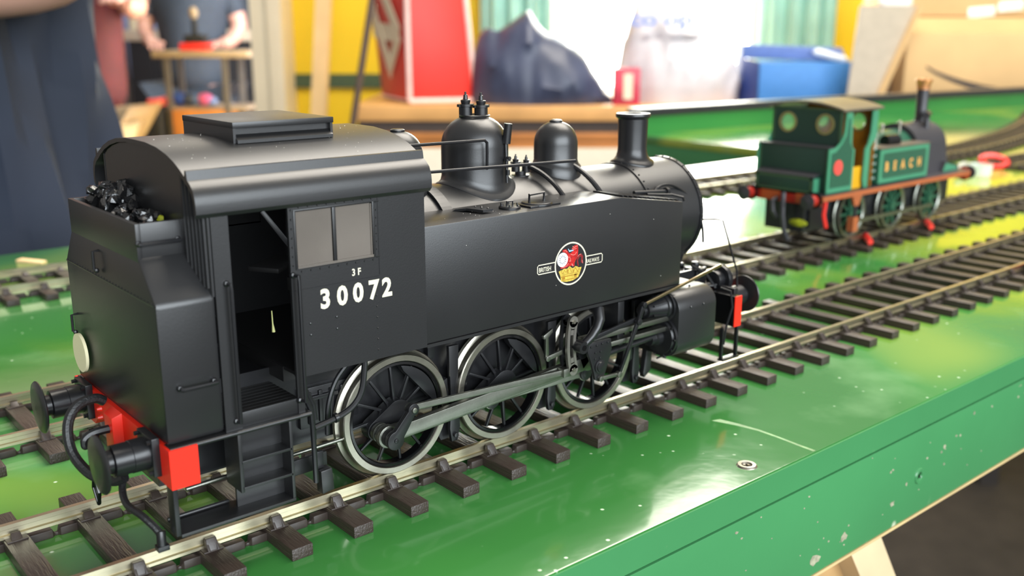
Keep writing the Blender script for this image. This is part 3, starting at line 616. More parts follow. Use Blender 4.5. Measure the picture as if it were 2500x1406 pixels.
for s in (-1, 1):
    MB().hexa([(-88, s*25.6, 81.75), (-31.4, s*25.6, 81.75), (-31.4, s*27.0, 81.0), (-88, s*27.0, 81.0)], [(-88, s*25.9, 83.0), (-31.4, s*25.9, 83.0), (-31.4, s*26.6, 82.9), (-88, s*26.6, 82.9)]).build('rain_strip', BK, E)
vt = MB().box(-71.2, -47.6, -12.2, 12.2, 83.6, 89.6).box(-71.6, -71.0, -13.4, 13.4, 83.6, 90.0).box(-47.8, -47.2, -13.4, 13.4, 83.6, 90.0).build('roof_vent', BK, E)
MB().box(-71.7, -47.0, -13.6, 13.6, 89.3, 90.6).build('vent_lid', BK, vt, bevel=.15)
for s in (-1, 1):
    MB().hexa([(-71, s*12, 86.7), (-47.6, s*12, 86.7), (-47.6, s*14.2, 86.1), (-71, s*14.2, 86.1)], [(-71, s*12, 88.0), (-47.6, s*12, 88.0), (-47.6, s*14.2, 86.8), (-71, s*14.2, 86.8)]).build('vent_ledge', BK, vt)
    MB().box(-71.6, -46.9, *sorted((s*12, s*14.6)), 84.2, 84.9).build('vent_ledge', BK, vt)
def inner(t): return [(-y*t, z-1) for y, z in reversed(roofp[1:])]+[(y*t, z-1) for y, z in roofp]
fp = [(y, z) for y, z in inner(.955) if z > 74]
fp = [(max(-28.3, min(28.3, y)), z) for y, z in fp]
MB().prism(fp+[(28.3, 57), (28.3, 36), (-28.3, 36), (-28.3, 57)], 'x', -33.6, -32.6).build('cab_front', CD, E)
bp_ = MB().prism([(max(-22, min(22, a)), z) for a, z in inner(.955) if z > 74 and abs(a) < 24]+[(22, 57.2), (-22, 57.2)], 'x', -87.5, -86.7).build('cab_back', BK, E)
for s in (-1, 1):
    MB().hexa([(-87.4, s*22, 57.2), (-86.9, s*22, 57.2), (-84.7, s*28.2, 57.2), (-85.2, s*28.2, 57.2)], [(-87.4, s*22, 82.4), (-86.9, s*22, 82.4), (-84.7, s*28.2, 78.6), (-85.2, s*28.2, 78.6)]).build('corner_panel', BK, E)
    for k in range(6):
        yy = 22.6+k*.98; X = -87.45+(yy-22)/6.2*2.2; MB().box(X-.35, X+.3, *sorted((s*(yy-.17), s*(yy+.17))), 59, 82-k*.75).build('corrugated_strip', BK, bp_)
side = lambda s: (s*SY, s*(SY-.8))
for s in (-1, 1):
    y0, y1 = sorted(side(s)); c = MB()
    c.box(-84.6, -80.9, y0, y1, 27.6, 75.4); c.box(-80.9, -67.6, y0, y1, 74.0, 75.4)
    c.box(-67.6, -66.0, y0, y1, 27.6, 75.4); c.box(-66.0, -32.6, y0, y1, 35.7, 60.4); c.box(-66.0, -32.6, y0, y1, 72.6, 75.6)
    c.box(-66.0, -65.9, y0, y1, 60.4, 72.6); c.box(-46.9, -32.6, y0, y1, 60.4, 72.6)
    c.build('cab_side', BK, E)
    if s > 0:
        MB().box(-81.2, -67.4, 27.7, 28.4, 27.6, 74.2).build('far_door_blocker', CD, E); MB().box(-66.1, -46.8, 27.7, 28.4, 60, 73).build('far_window_blocker', CD, E); continue  # both panels added on the unseen far side to keep the cab dark
    MB().box(-80.9, -67.6, -28.2, -27.4, 27.6, 31.0).build('door_sill', BK, E, bevel=.1)
    q = MB()      # window surround, panel seams
    q.box(-66.4, -45.2, -28.68, -28.5, 60.0, 60.4); q.box(-66.4, -45.2, -28.68, -28.5, 72.6, 73.0); q.box(-46.9, -46.4, -28.7, -28.45, 60.2, 72.8); q.box(-66.4, -65.9, -28.7, -28.45, 60.2, 72.8)
    q.box(-57, -56.2, -28.6, -28.1, 60.4, 72.6); q.build('window_frame', BK, E, bevel=.06)
    MB().box(-65.9, -46.9, -28.75, -28.25, 60.2, 60.75).build('window_sill', M['pane'], E)
    MB().box(-67.5, -45.6, -28.56, -28.5, 73.9, 74.05).box(-45.5, -45.35, -28.56, -28.5, 55.8, 75).box(-67.5, -45.4, -28.56, -28.5, 55.5, 55.62).build('panel_seam', B2, E)
    for a, b in ((-65.8, -57.1), (-56.1, -47.3)): MB().box(a, b, -28.2, -27.95, 60.5, 72.5).build('window_pane', M['pane'], E)
    MB().box(-47.3, -46.95, -28.4, -27.7, 60.6, 72.4).build('pane_edge', M['pane'], E)
    r = MB()
    for k in range(9): r.ball((-65.0+k*2.25, -28.5, 73.5), .27, 6); r.ball((-65.0+k*2.25, -28.5, 59.5), .27, 6)
    for k in range(8): r.ball((-66.9, -28.5, 59.0+k*2.0), .27, 6); r.ball((-45.9, -28.5, 60+k*1.8), .22, 6)
    for X, z in ((-63.6, 47.6), (-63.6, 45.0), (-57.0, 47.9), (-57.0, 45.2)): r.ball((X, -28.5, z), .33, 8)
    for k in range(6): r.ball((-46.4, -28.5, 51-k*2.6), .24, 6)
    tag(r.build('rivets', BK, E), kind='stuff')
def hrail(a, b, out, nm='handrail', r=.42):
    a = Vector(a); b = Vector(b); out = Vector(out)
    mb = MB().tube([a, a+out, a+out+(b-a)*.04, b+out-(b-a)*.04, b+out, b], r, 8); mb.ball(a, .75, 8); mb.ball(b, .75, 8); return mb.build(nm, B2, E)
hrail((-82.2, -28.5, 59.6), (-82.2, -28.5, 29.6), (.3, -1.6, 0)); hrail((-67.2, -28.5, 59.0), (-67.2, -28.5, 30.6), (.6, -1.6, 0))
hrail((-96.6, -21, 68.6), (-88.6, -21, 68.6), (0, -1.5, 0)); hrail((-93.6, -28.5, 39.6), (-86.4, -28.5, 39.6), (0, -1.5, 0))
# cab interior seen through the doorway
MB().box(-84.6, -66.6, -27.6, 27.6, 29, 30.2).build('cab_floor', CD, E)
MB().box(-66.6, -34, -20, 20, 32.4, 36).box(-66.4, -34, -27.6, 27.6, 35.4, 36.2).build('ash_pan', CD, E)
for k in range(14): MB().box(-84.4, -66.8, -27.4+k*1.75, -26.0+k*1.75, 30.2, 30.7).build('floor_slat', CD, E)
bh = MB().prism([(-13, 36), (13, 36), (14.5, 55), (14, 62), (10, 69), (4, 72), (-4, 72), (-10, 69), (-14, 62), (-14.5, 55)], 'x', -47, -34); bh.build('backhead', CD, E, bevel=.8)
MB().cyl((-47, 0, 45), (-48, 0, 45), 5, n=28).box(-49.5, -47, -9, -7.5, 52, 68).build('firehole_door', M['blackgloss'], E)
MB().bar((-68, -16, 58), (-58, -10, 58.4), 8, 1.2).bar((-61, -20, 54.2), (-55, -16, 54.2), 7, 3.2).build('seat_pad', M['cabdark'], E, bevel=.4)
MB().bar((-64, -9, 70), (-57, -12, 59), 1.2, 1.2).build('regulator_lever', M['black2'], E, bevel=.2)
MB().tube([(-66, -15, 48), (-66, -15.1, 45), (-65.9, -15.2, 43)], [.12, .16, .4], 6).build('light_fleck', M['lightfleck'], E)  # light showing through the cab, drawn as a pale solid sliver
# ---- bunker
bx = MB().prism([(-28.2, 27.9), (28.2, 27.9), (28.2, 57.2), (21.2, 65.8), (-21.2, 65.8), (-28.2, 57.2)], 'x', -97, -84.7); bk = bx.build('bunker', BK, E, bevel=.9)
up = MB(); up.box(-97.0, -96.0, -21.2, 21.2, 64.8, 72.6); up.box(-96.05, -86, -21.2, -20.2, 65, 72.6); up.box(-96.05, -86, 20.2, 21.2, 65, 72.6)
up.build('bunker_coping', BK, E, bevel=.12)
q = MB().box(-97.12, -97.0, -27.4, 27.4, 57.0, 57.25)
for k in range(30): q.ball((-97.05, -26.5+k*1.83, 57.5), .2, 6)
tag(q.build('rear_seam', BK, bk), kind='stuff')
for y, z in ((3, 63.4), (24, 44.5)):
    MB().tube([(-97, y, z), (-98.3, y, z-.1), (-98.4, y-.2, z-4), (-97.8, y-.3, z-4.2)], .33, 6).ball((-97.9, y-.3, z-4.3), .6, 8).build('lamp_bracket', B2, E)
MB().lathe((-97.6, 21.2, 35.7), (-1, 0, 0), [(0, 0), (4.7, 0), (4.7, .7), (0, .7)], 32).build('headcode_disc', M['disc'], E)
ds = []
cl_ = MB().box(-95.8, -86.3, -20, 20, 65.9, 67.5).build('coal_bed', M['coal'], E)
rr = random.Random(5)
for i in range(74):
    y = rr.uniform(-16.6, 18.4); X = rr.uniform(-94.2, -87.6); hgt = 70.4+4.2*math.exp(-((y-9)/7)**2)+rr.uniform(-1.0, 2.2)
    s0 = rr.uniform(1.1, 2.1); c = MB()
    c.ball((X, y, hgt), s0, 7, (rr.uniform(.8, 1.3), rr.uniform(.8, 1.4), rr.uniform(.6, 1.1)))
    ce = Vector((X, y, hgt)); rot = Matrix.Rotation(rr.uniform(0, 6.28), 3, Vector((rr.random(), rr.random(), rr.random()+.1)).normalized())
    c.v = [ce+rot @ ((v-ce)*rr.uniform(.7, 1.18)) for v in c.v]
    c.build('coal_lump', M['coal'], cl_, smooth=False)
big = MB().hexa([(-94.5, 5, 69), (-89, 6, 69), (-88, 12, 70), (-94, 13, 70)], [(-93, 6.5, 76), (-89.5, 7.5, 76.8), (-89, 11, 76.4), (-92.5, 12, 75.4)]); big.build('coal_lump', M['coal'], cl_, bevel=.5)
MB().ball((-89.0, -13.4, 71.9), .9, 6, (1, 1.5, .8)).ball((-89.6, -14.6, 71.2), .6, 6, (1, 1.5, .8)).build('yellow_fleck', M['lichen'], cl_, smooth=False)
# footplate edge, buffer beam, buffers
for s in (-1, 1): MB().box(-97, -65, *sorted((s*29.3, s*26)), 26.7, 27.6).cyl((-97, s*29.1, 27.1), (-65, s*29.1, 27.1), .5).build('footplate_edge', BK, E)
MB().box(-96.5, -66, -26.5, 26.5, 26.2, 27.9).build('footplate', B2, E)
bb = MB().prism([(-30, 27.4), (30, 27.4), (30, 18.9), (17, 18.9), (14, 22), (9, 22), (7, 17), (-7, 17), (-9, 22), (-14, 22), (-17, 18.9), (-30, 18.9)], 'x', -97.6, -95.2)
bb.v = [Vector((v.x, max(-29.9, min(29.9, v.y)), v.z)) for v in bb.v]; bb.box(-97.62, -91.6, -30, -26, 18.88, 27.42); bb.box(-97.62, -91.6, 26, 30, 18.88, 27.42); bm_ = bb.build('buffer_beam', M['red'], E)
MB().hexa([(-97.6, -3.2, 27.6), (-97.6, 3.2, 27.6), (-97.6, 3.2, 17), (-97.6, -3.2, 17)], [(-99.8, -2.6, 26.6), (-99.8, 2.6, 26.6), (-99.8, 2.6, 17.6), (-99.8, -2.6, 17.6)]).build('coupling_pocket', M['red'], E, bevel=.15)
b = MB()
for z in (26.5, 24.3, 22.2): b.cyl((-97.6, 11.5, z), (-98.6, 11.5, z), .7, .35, 8)
b.build('beam_bolt', M['red'], E)
def buffer(x, s, sg):       # sg: direction the head points
    y = s*20.8; o = bpy.data.objects.new('buffer', None); COL.objects.link(o); o.parent = E; o.location = Vector((x, y, 24.6))*K
    a, b2 = sorted((x, x+sg*1.7)); MB().box(a, b2, y-4.2, y+4.2, 20.3, 28.8).build('housing', B2, o, bevel=.25)
    MB().lathe((x+sg*1.6, y, 24.6), (sg, 0, 0), [(3.5, 0), (3.5, 3.3), (3.35, 3.4), (3.35, 7.0), (2.5, 7.2), (2.3, 9.4)], 28).build('shank', B2, o)
    for dy, dz in ((3.6, 3.6), (-3.6, 3.6), (3.6, -3.6), (-3.6, -3.6)): MB().cyl((x+sg*1.6, y+dy*.95, 24.6+dz*.95), (x+sg*2.5, y+dy*.95, 24.6+dz*.95), .5, n=6).build('bolt', B2, o)
    MB().lathe((x+sg*10.6, y, 24.6), (sg, 0, 0), [(0, -.6), (3, -.5), (6.1, .1), (6.25, .4), (6.0, .75), (4, 1.15), (0, 1.45)], 44).build('head', M['black'], o, sharp=50)
for s in (-1, 1): buffer(-97.5, s, -1); buffer(91.9, s, 1)
hk = MB().tube(curve([(-99.6, 0, 23.5), (-103, 0, 23.4), (-105, 0, 22.5), (-105.2, 0, 20.8), (-103.8, 0, 20.2)]), [1.0, 1.0, .9, .8, .6], 8); hk.build('coupling_hook', B2, E)
MB().tube([(-103, -2, 23.5), (-103.6, -2.2, 18), (-104, -1.2, 13), (-104, 1.2, 13), (-103.6, 2.2, 18), (-103, 2, 23.5)], .55, 8).tube([(-104, 0, 13.6), (-103.8, -1.8, 10), (-103.6, 0, 6.5), (-103.8, 1.8, 10), (-104, 0, 13.6)], .5, 8).build('screw_coupling', M['blackgloss'], E)
MB().tube(curve([(-98.4, 6, 28), (-100.5, 5.8, 29.2), (-104.5, 5.2, 28.6), (-107.2, 4, 25), (-107.6, 1.5, 19.5), (-105.6, -3, 15.4), (-102.6, -8, 14.6), (-100.8, -11, 16)]), 1.15, 10).build('brake_hose', M['hose'], E)
MB().tube(curve([(-98.2, -7, 16.5), (-99.8, -7, 14.5), (-101, -9, 12), (-101.5, -13, 10.4), (-100.4, -18, 9.6), (-98.8, -21, 7.4), (-98.2, -22, 6.0)]), .8, 10).build('steam_hose', M['hose'], E)
MB().cyl((-98, -22, 6.8), (-98.3, -22.6, 3.6), 1.0).box(-99.4, -96.9, -23.6, -21.4, 2.6, 3.8).build('hose_coupling', B2, E, bevel=.15)
# rear steps and shunter's board
sp = MB().box(-96.9, -95.9, -28.2, -24.8, 7.4, 20.6).build('step_hanger', B2, E, bevel=.1)
MB().box(-95.9, -69.4, -28.4, -20.4, 7.0, 7.7).cyl((-95.9, -20.6, 8.1), (-82, -20.6, 8.1), .45).build('foot_board', BK, E, bevel=.08)
MB().box(-82.0, -81.2, -28.0, -20.6, 12.6, 26.6).box(-70.0, -69.3, -28.2, -20.6, 7.4, 26.4).build('step_side', BK, E, bevel=.08)
MB().box(-81.4, -69.6, -24.0, -23.2, 7.6, 26.4).build('step_back', BK, E)
for z in (19.3, 13.2): MB().box(-81.4, -69.6, -28.2, -23.4, z, z+.6).build('step_tread', BK, E, bevel=.08)
MB().box(-94, -66, -12, 12, 12, 26).build('rear_frame_box', B2, E)
# injector and sanding pipes behind the steps
MB().tube([(-66.4, -26, 36), (-62.6, -26, 27.6), (-62.3, -26, 24)], .6, 8).tube([(-66.2, -27, 33), (-63.8, -27, 27), (-63.6, -27, 22.4), (-63.3, -26.6, 9)], .65, 8).build('injector_pipe', M['black2'], E)
MB().tube(curve([(-62.8, -26.3, 22.2), (-56, -26.3, 23.4), (-52, -26.3, 25.4), (-49.8, -26.3, 29), (-48.6, -26, 36)]), .75, 10).cyl((-57.6, -26.3, 23.1), (-56.8, -26.3, 23.2), 1.15).tube(curve([(-50.6, -24, 36), (-54.6, -22.8, 31), (-57, -22.6, 25), (-57.6, -22.6, 18)]), .6, 8).tube([(-62.9, -25.2, 29), (-62.6, -25.3, 19)], .7, 8).build('feed_pipe', M['black2'], E)
MB().box(-62.4, -60.2, -25, -24.2, 11.2, 15.4).build('sand_trap', B2, E, bevel=.15)
MB().prism([(-61.8, 11), (-58.8, 11.2), (-58.4, 5.6), (-61.6, 5.2)], 'y', -26.4, -23.6).build('guard_iron', BK, E, bevel=.35)
MB().bar((-74, -20.4, 10.8), (-57, -20.4, 11.0), .8, 3.8).build('brake_rigging', BK, E, bevel=.15)
MB().cyl((-90, -17, 12), (-50, -17, 13), .5).build('brake_rod', M['rod'], E)
# ---- front end
MB().box(76, 88.4, -15, 15, 26.4, 27.4).build('front_platform', B2, E)
fb = MB().box(88.4, 91.4, -28, 28, 17.2, 27.3).build('front_beam', M['blackgloss'], E, bevel=.12)
for y_ in (-28.3, 28.0): MB().box(88.4, 91.8, y_, y_+.3, 17.2, 27.3).build('red_beam_end', M['red'], fb)
MB().box(91.4, 91.9, -28, 28, 17.2, 26.9).build('beam_face', M['red'], fb)
lu = MB().box(86, 91, -14, -8.5, 27.4, 34).cyl((88.5, -11.2, 34), (88.5, -11.2, 36), 1.3).box(86.5, 90.5, -7.5, -3, 27.4, 33).cyl((88.5, -5.2, 33), (88.5, -5.2, 34.6), 1)
for k in range(4): lu.cyl((84+k*2, -15.2, 29), (90+k*1.5, -18, 28.8), .35)
lu.build('lubricator', B2, E, bevel=.3)
MB().cyl((95, -16, 30), (97, -16, 30), 4.6, n=28).cyl((92, -16, 30), (95, -16, 30), 3.0, n=20).build('front_lamp', B2, E, bevel=.2)
sl = MB()
for X in (84.6, 92.2): sl.box(X, X+.8, -26.8, -25.6, 6.2, 17)
sl.box(84.6, 93, -27.6, -25.2, 6.0, 6.7); sl.build('front_step', B2, E, bevel=.08)
MB().tube([(84.5, -15.5, 51.2), (88.0, -19, 51.4), (90.2, -20.2, 50.8), (98.0, -21, 33.2), (98.3, -21.4, 25)], .34, 6).build('lamp_wire', B2, E)
MB().tube([(86, -24, 30), (88, -26.5, 29), (87.6, -27.8, 24), (85.0, -27.8, 18), (84.4, -27.6, 12)], .32, 6).build('looped_wire', B2, E)
MB().tube([(83, -14, 36), (88, -16, 33), (91, -18, 28)], .5, 6).build('drain_pipe', B2, E)
MB().prism([(58.5, 14), (61, 14), (60.5, 6), (57.6, 4.2), (57.2, 6)], 'y', -18, -16).build('guard_iron', BK, E, bevel=.3)

# ---- lettering and crest
for ch_, x0 in zip('30072', (-61.0, -56.7, -52.6, -48.5, -44.9)):
    text('cab_number', ch_, M['white'], E, lambda a, b, x0=x0: (x0+a, -28.54, 50.5+b), 4.35, bold=.04, xs=.9)
for ch_, x0 in zip('3F', (-52.7, -51.2)):
    text('power_class', ch_, M['white'], E, lambda a, b, x0=x0: (x0+a, -28.54, 56.6+b), 1.6, bold=.03, xs=.85)
TY = -28.03; CC = (15.3, 49.2)
cr = bpy.data.objects.new('tank_crest', None); COL.objects.link(cr); cr.parent = E; cr.location = Vector((CC[0], TY, CC[1]))*K
flat([circle(*CC, 5.6, 48)], TY, .05).build('crest_ground', M['crestblack'], cr, smooth=False)
def frame(x0, x1, z0, z1, t, r=.5):
    out = []
    o_ = [(x0+r, z0), (x1-r, z0), (x1, z0+r), (x1, z1-r), (x1-r, z1), (x0+r, z1), (x0, z1-r), (x0, z0+r)]
    i_ = [(max(x0+t, min(x1-t, a)), max(z0+t, min(z1-t, b))) for a, b in o_]
    return [[o_[k], o_[(k+1) % 8], i_[(k+1) % 8], i_[k]] for k in range(8)]
flat([[(3.4, 47.9), (9.8, 47.9), (9.8, 50.4), (3.4, 50.4)], [(20.8, 47.9), (27.2, 47.9), (27.2, 50.4), (20.8, 50.4)]], TY, .02).build('crest_panel', M['crestblack'], cr, smooth=False)
flat(frame(3.2, 11.4, 47.8, 50.5, .26)+frame(19.2, 27.4, 47.8, 50.5, .26), TY, .03).build('crest_border', M['white'], cr, smooth=False)
flat(ring(*CC, 5.5, 5.92, 56), TY, .07).build('crest_ring', M['white'], cr, smooth=False)
def L(px, py): return (CC[0]+(px-1128)/65.5, CC[1]-(py-735+.215*(px-1128))/91.2)
lion = [(1290, 265), (1300, 330), (1300, 420), (1290, 560), (1240, 650), (1215, 720), (1215, 800), (1160, 790), (1090, 790), (1000, 850), (880, 870), (875, 820), (950, 800), (1010, 740), (1050, 680), (1060, 600), (1040, 520), (1000, 470), (920, 450), (930, 400), (1000, 380), (1050, 430), (1080, 480), (1120, 470), (1160, 430), (1145, 350), (1190, 290), (1240, 260)]
flat([[L(*p) for p in lion]], TY, .08).build('crest_lion', M['crestred'], cr, smooth=False)
tail = [(1300, 800), (1270, 690), (1275, 580), (1320, 500), (1380, 480), (1425, 540), (1415, 640), (1430, 730), (1370, 700), (1380, 560), (1340, 560), (1300, 640), (1320, 780)]
flat([[L(*p) for p in tail]], TY, .08).build('crest_tail', M['crestdark'], cr, smooth=False)
flat([[L(*p) for p in ((1060, 365), (1085, 405), (1180, 385), (1185, 410), (1085, 445), (1050, 370))]], TY, .1).build('crest_collar', M['crestblue'], cr, smooth=False)
wc = L(925, 645); flat([circle(*wc, 1.95, 36)], TY, .1).build('crest_wheel', M['purewhite'], cr, smooth=False)
flat([[(wc[0]+r*math.cos(a+d), wc[1]+r*math.sin(a+d)) for r, d in ((.75, -.07), (1.22, -.09), (1.22, .09), (.75, .07))] for a in [k*math.pi/6 for k in range(12)]], TY, .12).build('crest_spokes', M['crestblack'], cr, smooth=False)
crown = [(895, 1190), (880, 1060), (835, 940), (890, 910), (925, 900), (960, 865), (1020, 870), (1045, 860), (1100, 800), (1160, 850), (1195, 840), (1240, 795), (1290, 810), (1330, 830), (1390, 815), (1365, 910), (1340, 1000), (1310, 1075), (1180, 1160), (1040, 1195)]
flat([[L(*p) for p in crown]], TY, .08).build('crest_crown', M['crestgold'], cr, smooth=False)
flat([[L(*p) for p in q_] for q_ in (((915, 1100), (985, 1075), (995, 1130), (925, 1150)), ((890, 1070), (1310, 985), (1310, 1005), (892, 1095)), ((910, 1165), (1290, 1075), (1290, 1095), (912, 1182)), ((1210, 1000), (1270, 985), (1275, 1060), (1215, 1075)), ((1040, 900), (1060, 890), (1075, 980), (1050, 985)), ((1180, 880), (1195, 880), (1195, 960), (1180, 965)))], TY, .1).build('crest_crown_band', M['crestgold2'], cr, smooth=False)
def stroke(pp, w_): 
    out = []
    for (a, b), (c, d) in zip(pp, pp[1:]):
        A1, B1 = L(a, b), L(c, d); v = Vector((B1[0]-A1[0], B1[1]-A1[1])); n_ = Vector((-v.y, v.x)).normalized()*w_
        out.append([(A1[0]+n_.x, A1[1]+n_.y), (B1[0]+n_.x, B1[1]+n_.y), (B1[0]-n_.x, B1[1]-n_.y), (A1[0]-n_.x, A1[1]-n_.y)])
    return out
flat(sum([stroke(*k_) for k_ in (([(1160, 300), (1200, 330), (1250, 300), (1285, 280)], .07), ([(1150, 350), (1200, 370), (1260, 350)], .06), ([(1120, 500), (1180, 520), (1230, 500), (1260, 440)], .07), ([(1090, 560), (1120, 620), (1090, 690), (1130, 660)], .06), ([(950, 430), (990, 405), (1030, 450)], .06), ([(900, 850), (960, 830), (1020, 800), (1070, 730)], .06), ([(1150, 740), (1180, 800)], .12), ([(1290, 560), (1320, 510), (1370, 490)], .06), ([(1400, 640), (1415, 720)], .06), ([(1040, 540), (1080, 600)], .06))], []), TY, .1).build('crest_highlight', mat('transfer_pink', (222, 130, 120), .5), cr, smooth=False)
flat(sum([stroke(*k_) for k_ in (([(900, 900), (915, 980), (940, 1000), (975, 900), (1010, 960), (1045, 870)], .06), ([(1050, 960), (1100, 830), (1150, 960)], .07), ([(1190, 950), (1240, 830), (1290, 930)], .07), ([(1290, 940), (1330, 850), (1360, 900)], .06), ([(900, 1050), (1050, 1000), (1200, 970), (1330, 940)], .05))], []), TY, .11).build('crest_crown_line', M['crestgold2'], cr, smooth=False)
text('crest_word', 'BRITISH', M['white'], cr, lambda a, b: (3.75+a, TY-.05, 48.45+b), 1.25, bold=.015, xs=.74)
text('crest_word', 'RAILWAYS', M['white'], cr, lambda a, b: (20.95+a, TY-.05, 48.45+b), 1.15, bold=.012, xs=.68)

# dust on the upper surfaces
du = MB(); rr = random.Random(11)
def roofz(y):
    y = abs(y)
    for (a, b), (c, d) in zip(roofp, roofp[1:]):
        if a <= y <= c: return b+(d-b)*(y-a)/(c-a)
    return 80
for i in range(70):
    X = rr.uniform(-86, -33); y = rr.uniform(-25, 10); du.ball((X, y, roofz(y)+.02), rr.choice((.06, .08, .1, .14)), 5)
for i in range(40):
    X = rr.uniform(-31, 33); du.ball((X, rr.uniform(-27, -17), 65.12), rr.choice((.06, .08, .12)), 5)
for X, z in ((48, 57.4), (-20, 59), (10, 44), (30, 61), (52, 40)): du.ball((X, -28.02, z), .13, 5)
tag(du.build('dust', mat('dust', (200, 196, 186), .8), E), kind='stuff')
# ------------------------------------------------------------------ small green tank engine on the middle track
G0 = 90.0
M['tgreen'] = mat('engine_green', (36, 80, 60), .3, vary=.03, spec=.5); M['tpale'] = mat('pale_green_border', (62, 128, 96), .35, vary=.03)
M['tdark'] = mat('deep_green', (26, 52, 42), .35, vary=.03); M['olive'] = mat('olive_lining', (52, 76, 50), .4)
M['orange'] = mat('orange_valance', (158, 84, 48), .4, vary=.05); M['tred'] = mat('engine_vermilion', (150, 30, 16), .4, vary=.04); M['tor'] = mat('beam_orange', (160, 66, 24), .4)
M['copper'] = mat('copper_cap', (226, 160, 110), .3, metal=.8); M['grey'] = mat('roof_brown_grey', (92, 84, 72), .35); M['amber'] = mat('amber_inside', (150, 96, 14), .5); M['yellow'] = mat('yellow_panel', (205, 150, 10), .5)
M['gold'] = mat('gold_lettering', (222, 160, 80), .4); M['smoke'] = mat('smokebox_grey_black', (48, 46, 50), .4); M['brassy'] = mat('brass_ring', (150, 140, 90), .35, metal=.5)
M['tpane'] = mat('round_window_glass', (200, 210, 200), .05, alpha=.12); M['coralred'] = mat('coral_red', (226, 74, 66), .4)
T = thing('tank_locomotive', (350, G0, 0), 'small green tank locomotive lettered BEACH with tall chimney, on the middle track', 'locomotive')
def Y(v): return G0+v          # across the track from the engine's centre line
MB().box(284, 443, Y(-25), Y(25), 27.2, 28.2).build('footplate', M['smoke'], T)
for s in (-1, 1):
    a, b = sorted((Y(25.2*s), Y(24*s))); MB().box(283, 443, a, b, 25.2, 27.8).build('valance', M['orange'], T)
    MB().box(290, 440, *sorted((Y(12.5*s), Y(13.3*s))), 9, 27).build('main_frame', B2, T)
    for x in (323.5, 366.5, 409.5):
        w = bpy.data.objects.new('driving_wheel', None); COL.objects.link(w); w.parent = T; w.location = (Vector((x, Y(0), 13.5))-Vector((350, G0, 0)))*K
        o = Vector((x, Y(s*14.8), 13.5))
        MB().lathe(o, (0, s, 0), [(11, 0), (14.2, 0), (14.2, .7), (13.4, 1.1), (13.3, 3.4), (11.6, 3.4), (11, 2.8), (11, 0)], 40, close=False).build('tyre', M['rod'], w)
        MB().lathe(o, (0, s, 0), [(2.8, .2), (2.8, 3.6), (0, 3.6)], 16).build('hub', M['tgreen'], w)
        for k in range(10):
            t = k*math.pi/5; c_ = o+Vector((0, s*1.8, 0)); dv = Vector((math.cos(t), 0, math.sin(t)))
            MB().bar(c_+dv*2.4, c_+dv*11.4, 1.4, 1.4, up=(0, 1, 0)).build('spoke', M['tgreen'], w)
    MB().bar((323.5, Y(19.5*s), 9.5), (409.5, Y(19.5*s), 9.5), 1, 2, up=(0, 0, 1)).build('coupling_rod', M['rod'], T)
# bunker and toolbox
bx = MB().box(291, 312, Y(-21.5), Y(21.5), 28.2, 51.5).build('bunker', M['tdark'], T, bevel=.3)
MB().box(290.4, 312, Y(-22), Y(22), 51.5, 52.3).build('bunker_rim', M['smoke'], T)
MB().box(290.6, 291, Y(-21.6), Y(-20.4), 29, 51).box(290.6, 291, Y(20.4), Y(21.6), 29, 51).build('lining', M['olive'], T)
tb = MB().hexa([(285, Y(-17), 28.2), (291, Y(-17), 28.2), (291, Y(19), 28.2), (285, Y(19), 28.2)], [(285, Y(-17), 36.5), (291, Y(-17), 38), (291, Y(19), 38), (285, Y(19), 36.5)]).build('toolbox', M['tdark'], T, bevel=.2)
MB().hexa([(284.6, Y(-17.4), 36.6), (291, Y(-17.4), 38.1), (291, Y(19.4), 38.1), (284.6, Y(19.4), 36.6)], [(284.6, Y(-17.4), 37.2), (291, Y(-17.4), 38.7), (291, Y(19.4), 38.7), (284.6, Y(19.4), 37.2)]).build('toolbox_lid', M['smoke'], tb)
MB().box(284.8, 285, Y(-16.6), Y(18.6), 28.4, 29.6).box(284.8, 285, Y(-16.6), Y(18.6), 35.2, 36.4).box(284.8, 285, Y(-16.6), Y(-15.2), 28.4, 36.4).box(284.8, 285, Y(17.2), Y(18.6), 28.4, 36.4).build('toolbox_lining', M['olive'], tb)
MB().box(285.3, 290.6, Y(-17.3), Y(-17), 28.6, 36).build('toolbox_side', M['tpale'], tb)
# cab sides: waisted panels
def panel(pts, y0, y1, m, nm, par=T): return MB().prism(pts, 'y', y0, y1).build(nm, m, par)
def shoulder(x0, x1, z0, z1, rev=False, n=6):
    return [(x0+(x1-x0)*math.sin(math.pi/2*i/n), z0+(z1-z0)*(1-math.cos(math.pi/2*i/n))) for i in range(n+1)]
rear = [(289.5, 28.5), (313.5, 28.5), (313.5, 50)]+[(313.5-3.2*math.sin(math.pi/2*i/6), 50+4.5*(1-math.cos(math.pi/2*i/6))) for i in range(1, 7)]+[(309.2, 69.5), (303.5, 69.5), (303.0, 60)]+[(303-11.5*(i/6)**1.6, 60-8.5*math.sin(math.pi/2*i/6)) for i in range(1, 7)]+[(289.5, 51.5)]
front = [(325.5, 28.5), (329, 28.5), (329, 50), (334.5, 55), (334.5, 69.5), (329, 69.5), (328.6, 58), (326.5, 52), (323.8, 49), (323.8, 33), (325, 29)]
for s in (-1, 1):
    a, b = Y(21.6*s), Y(22.4*s)
    panel(rear, a, b, M['tpale'], 'cab_side'); cx_ = sum(p[0] for p in rear)/len(rear)
    sm = [(291.7, 31), (311.6, 31), (311.6, 49.5), (308.2, 54), (307.2, 66.5), (305.6, 66.5), (304.8, 58), (301, 53.5), (296, 49.8), (291.7, 49)]
    panel(sm, b, b+s*.15, M['tgreen'], 'side_panel')
    panel(front, a, b, M['tpale'], 'cab_front_side')
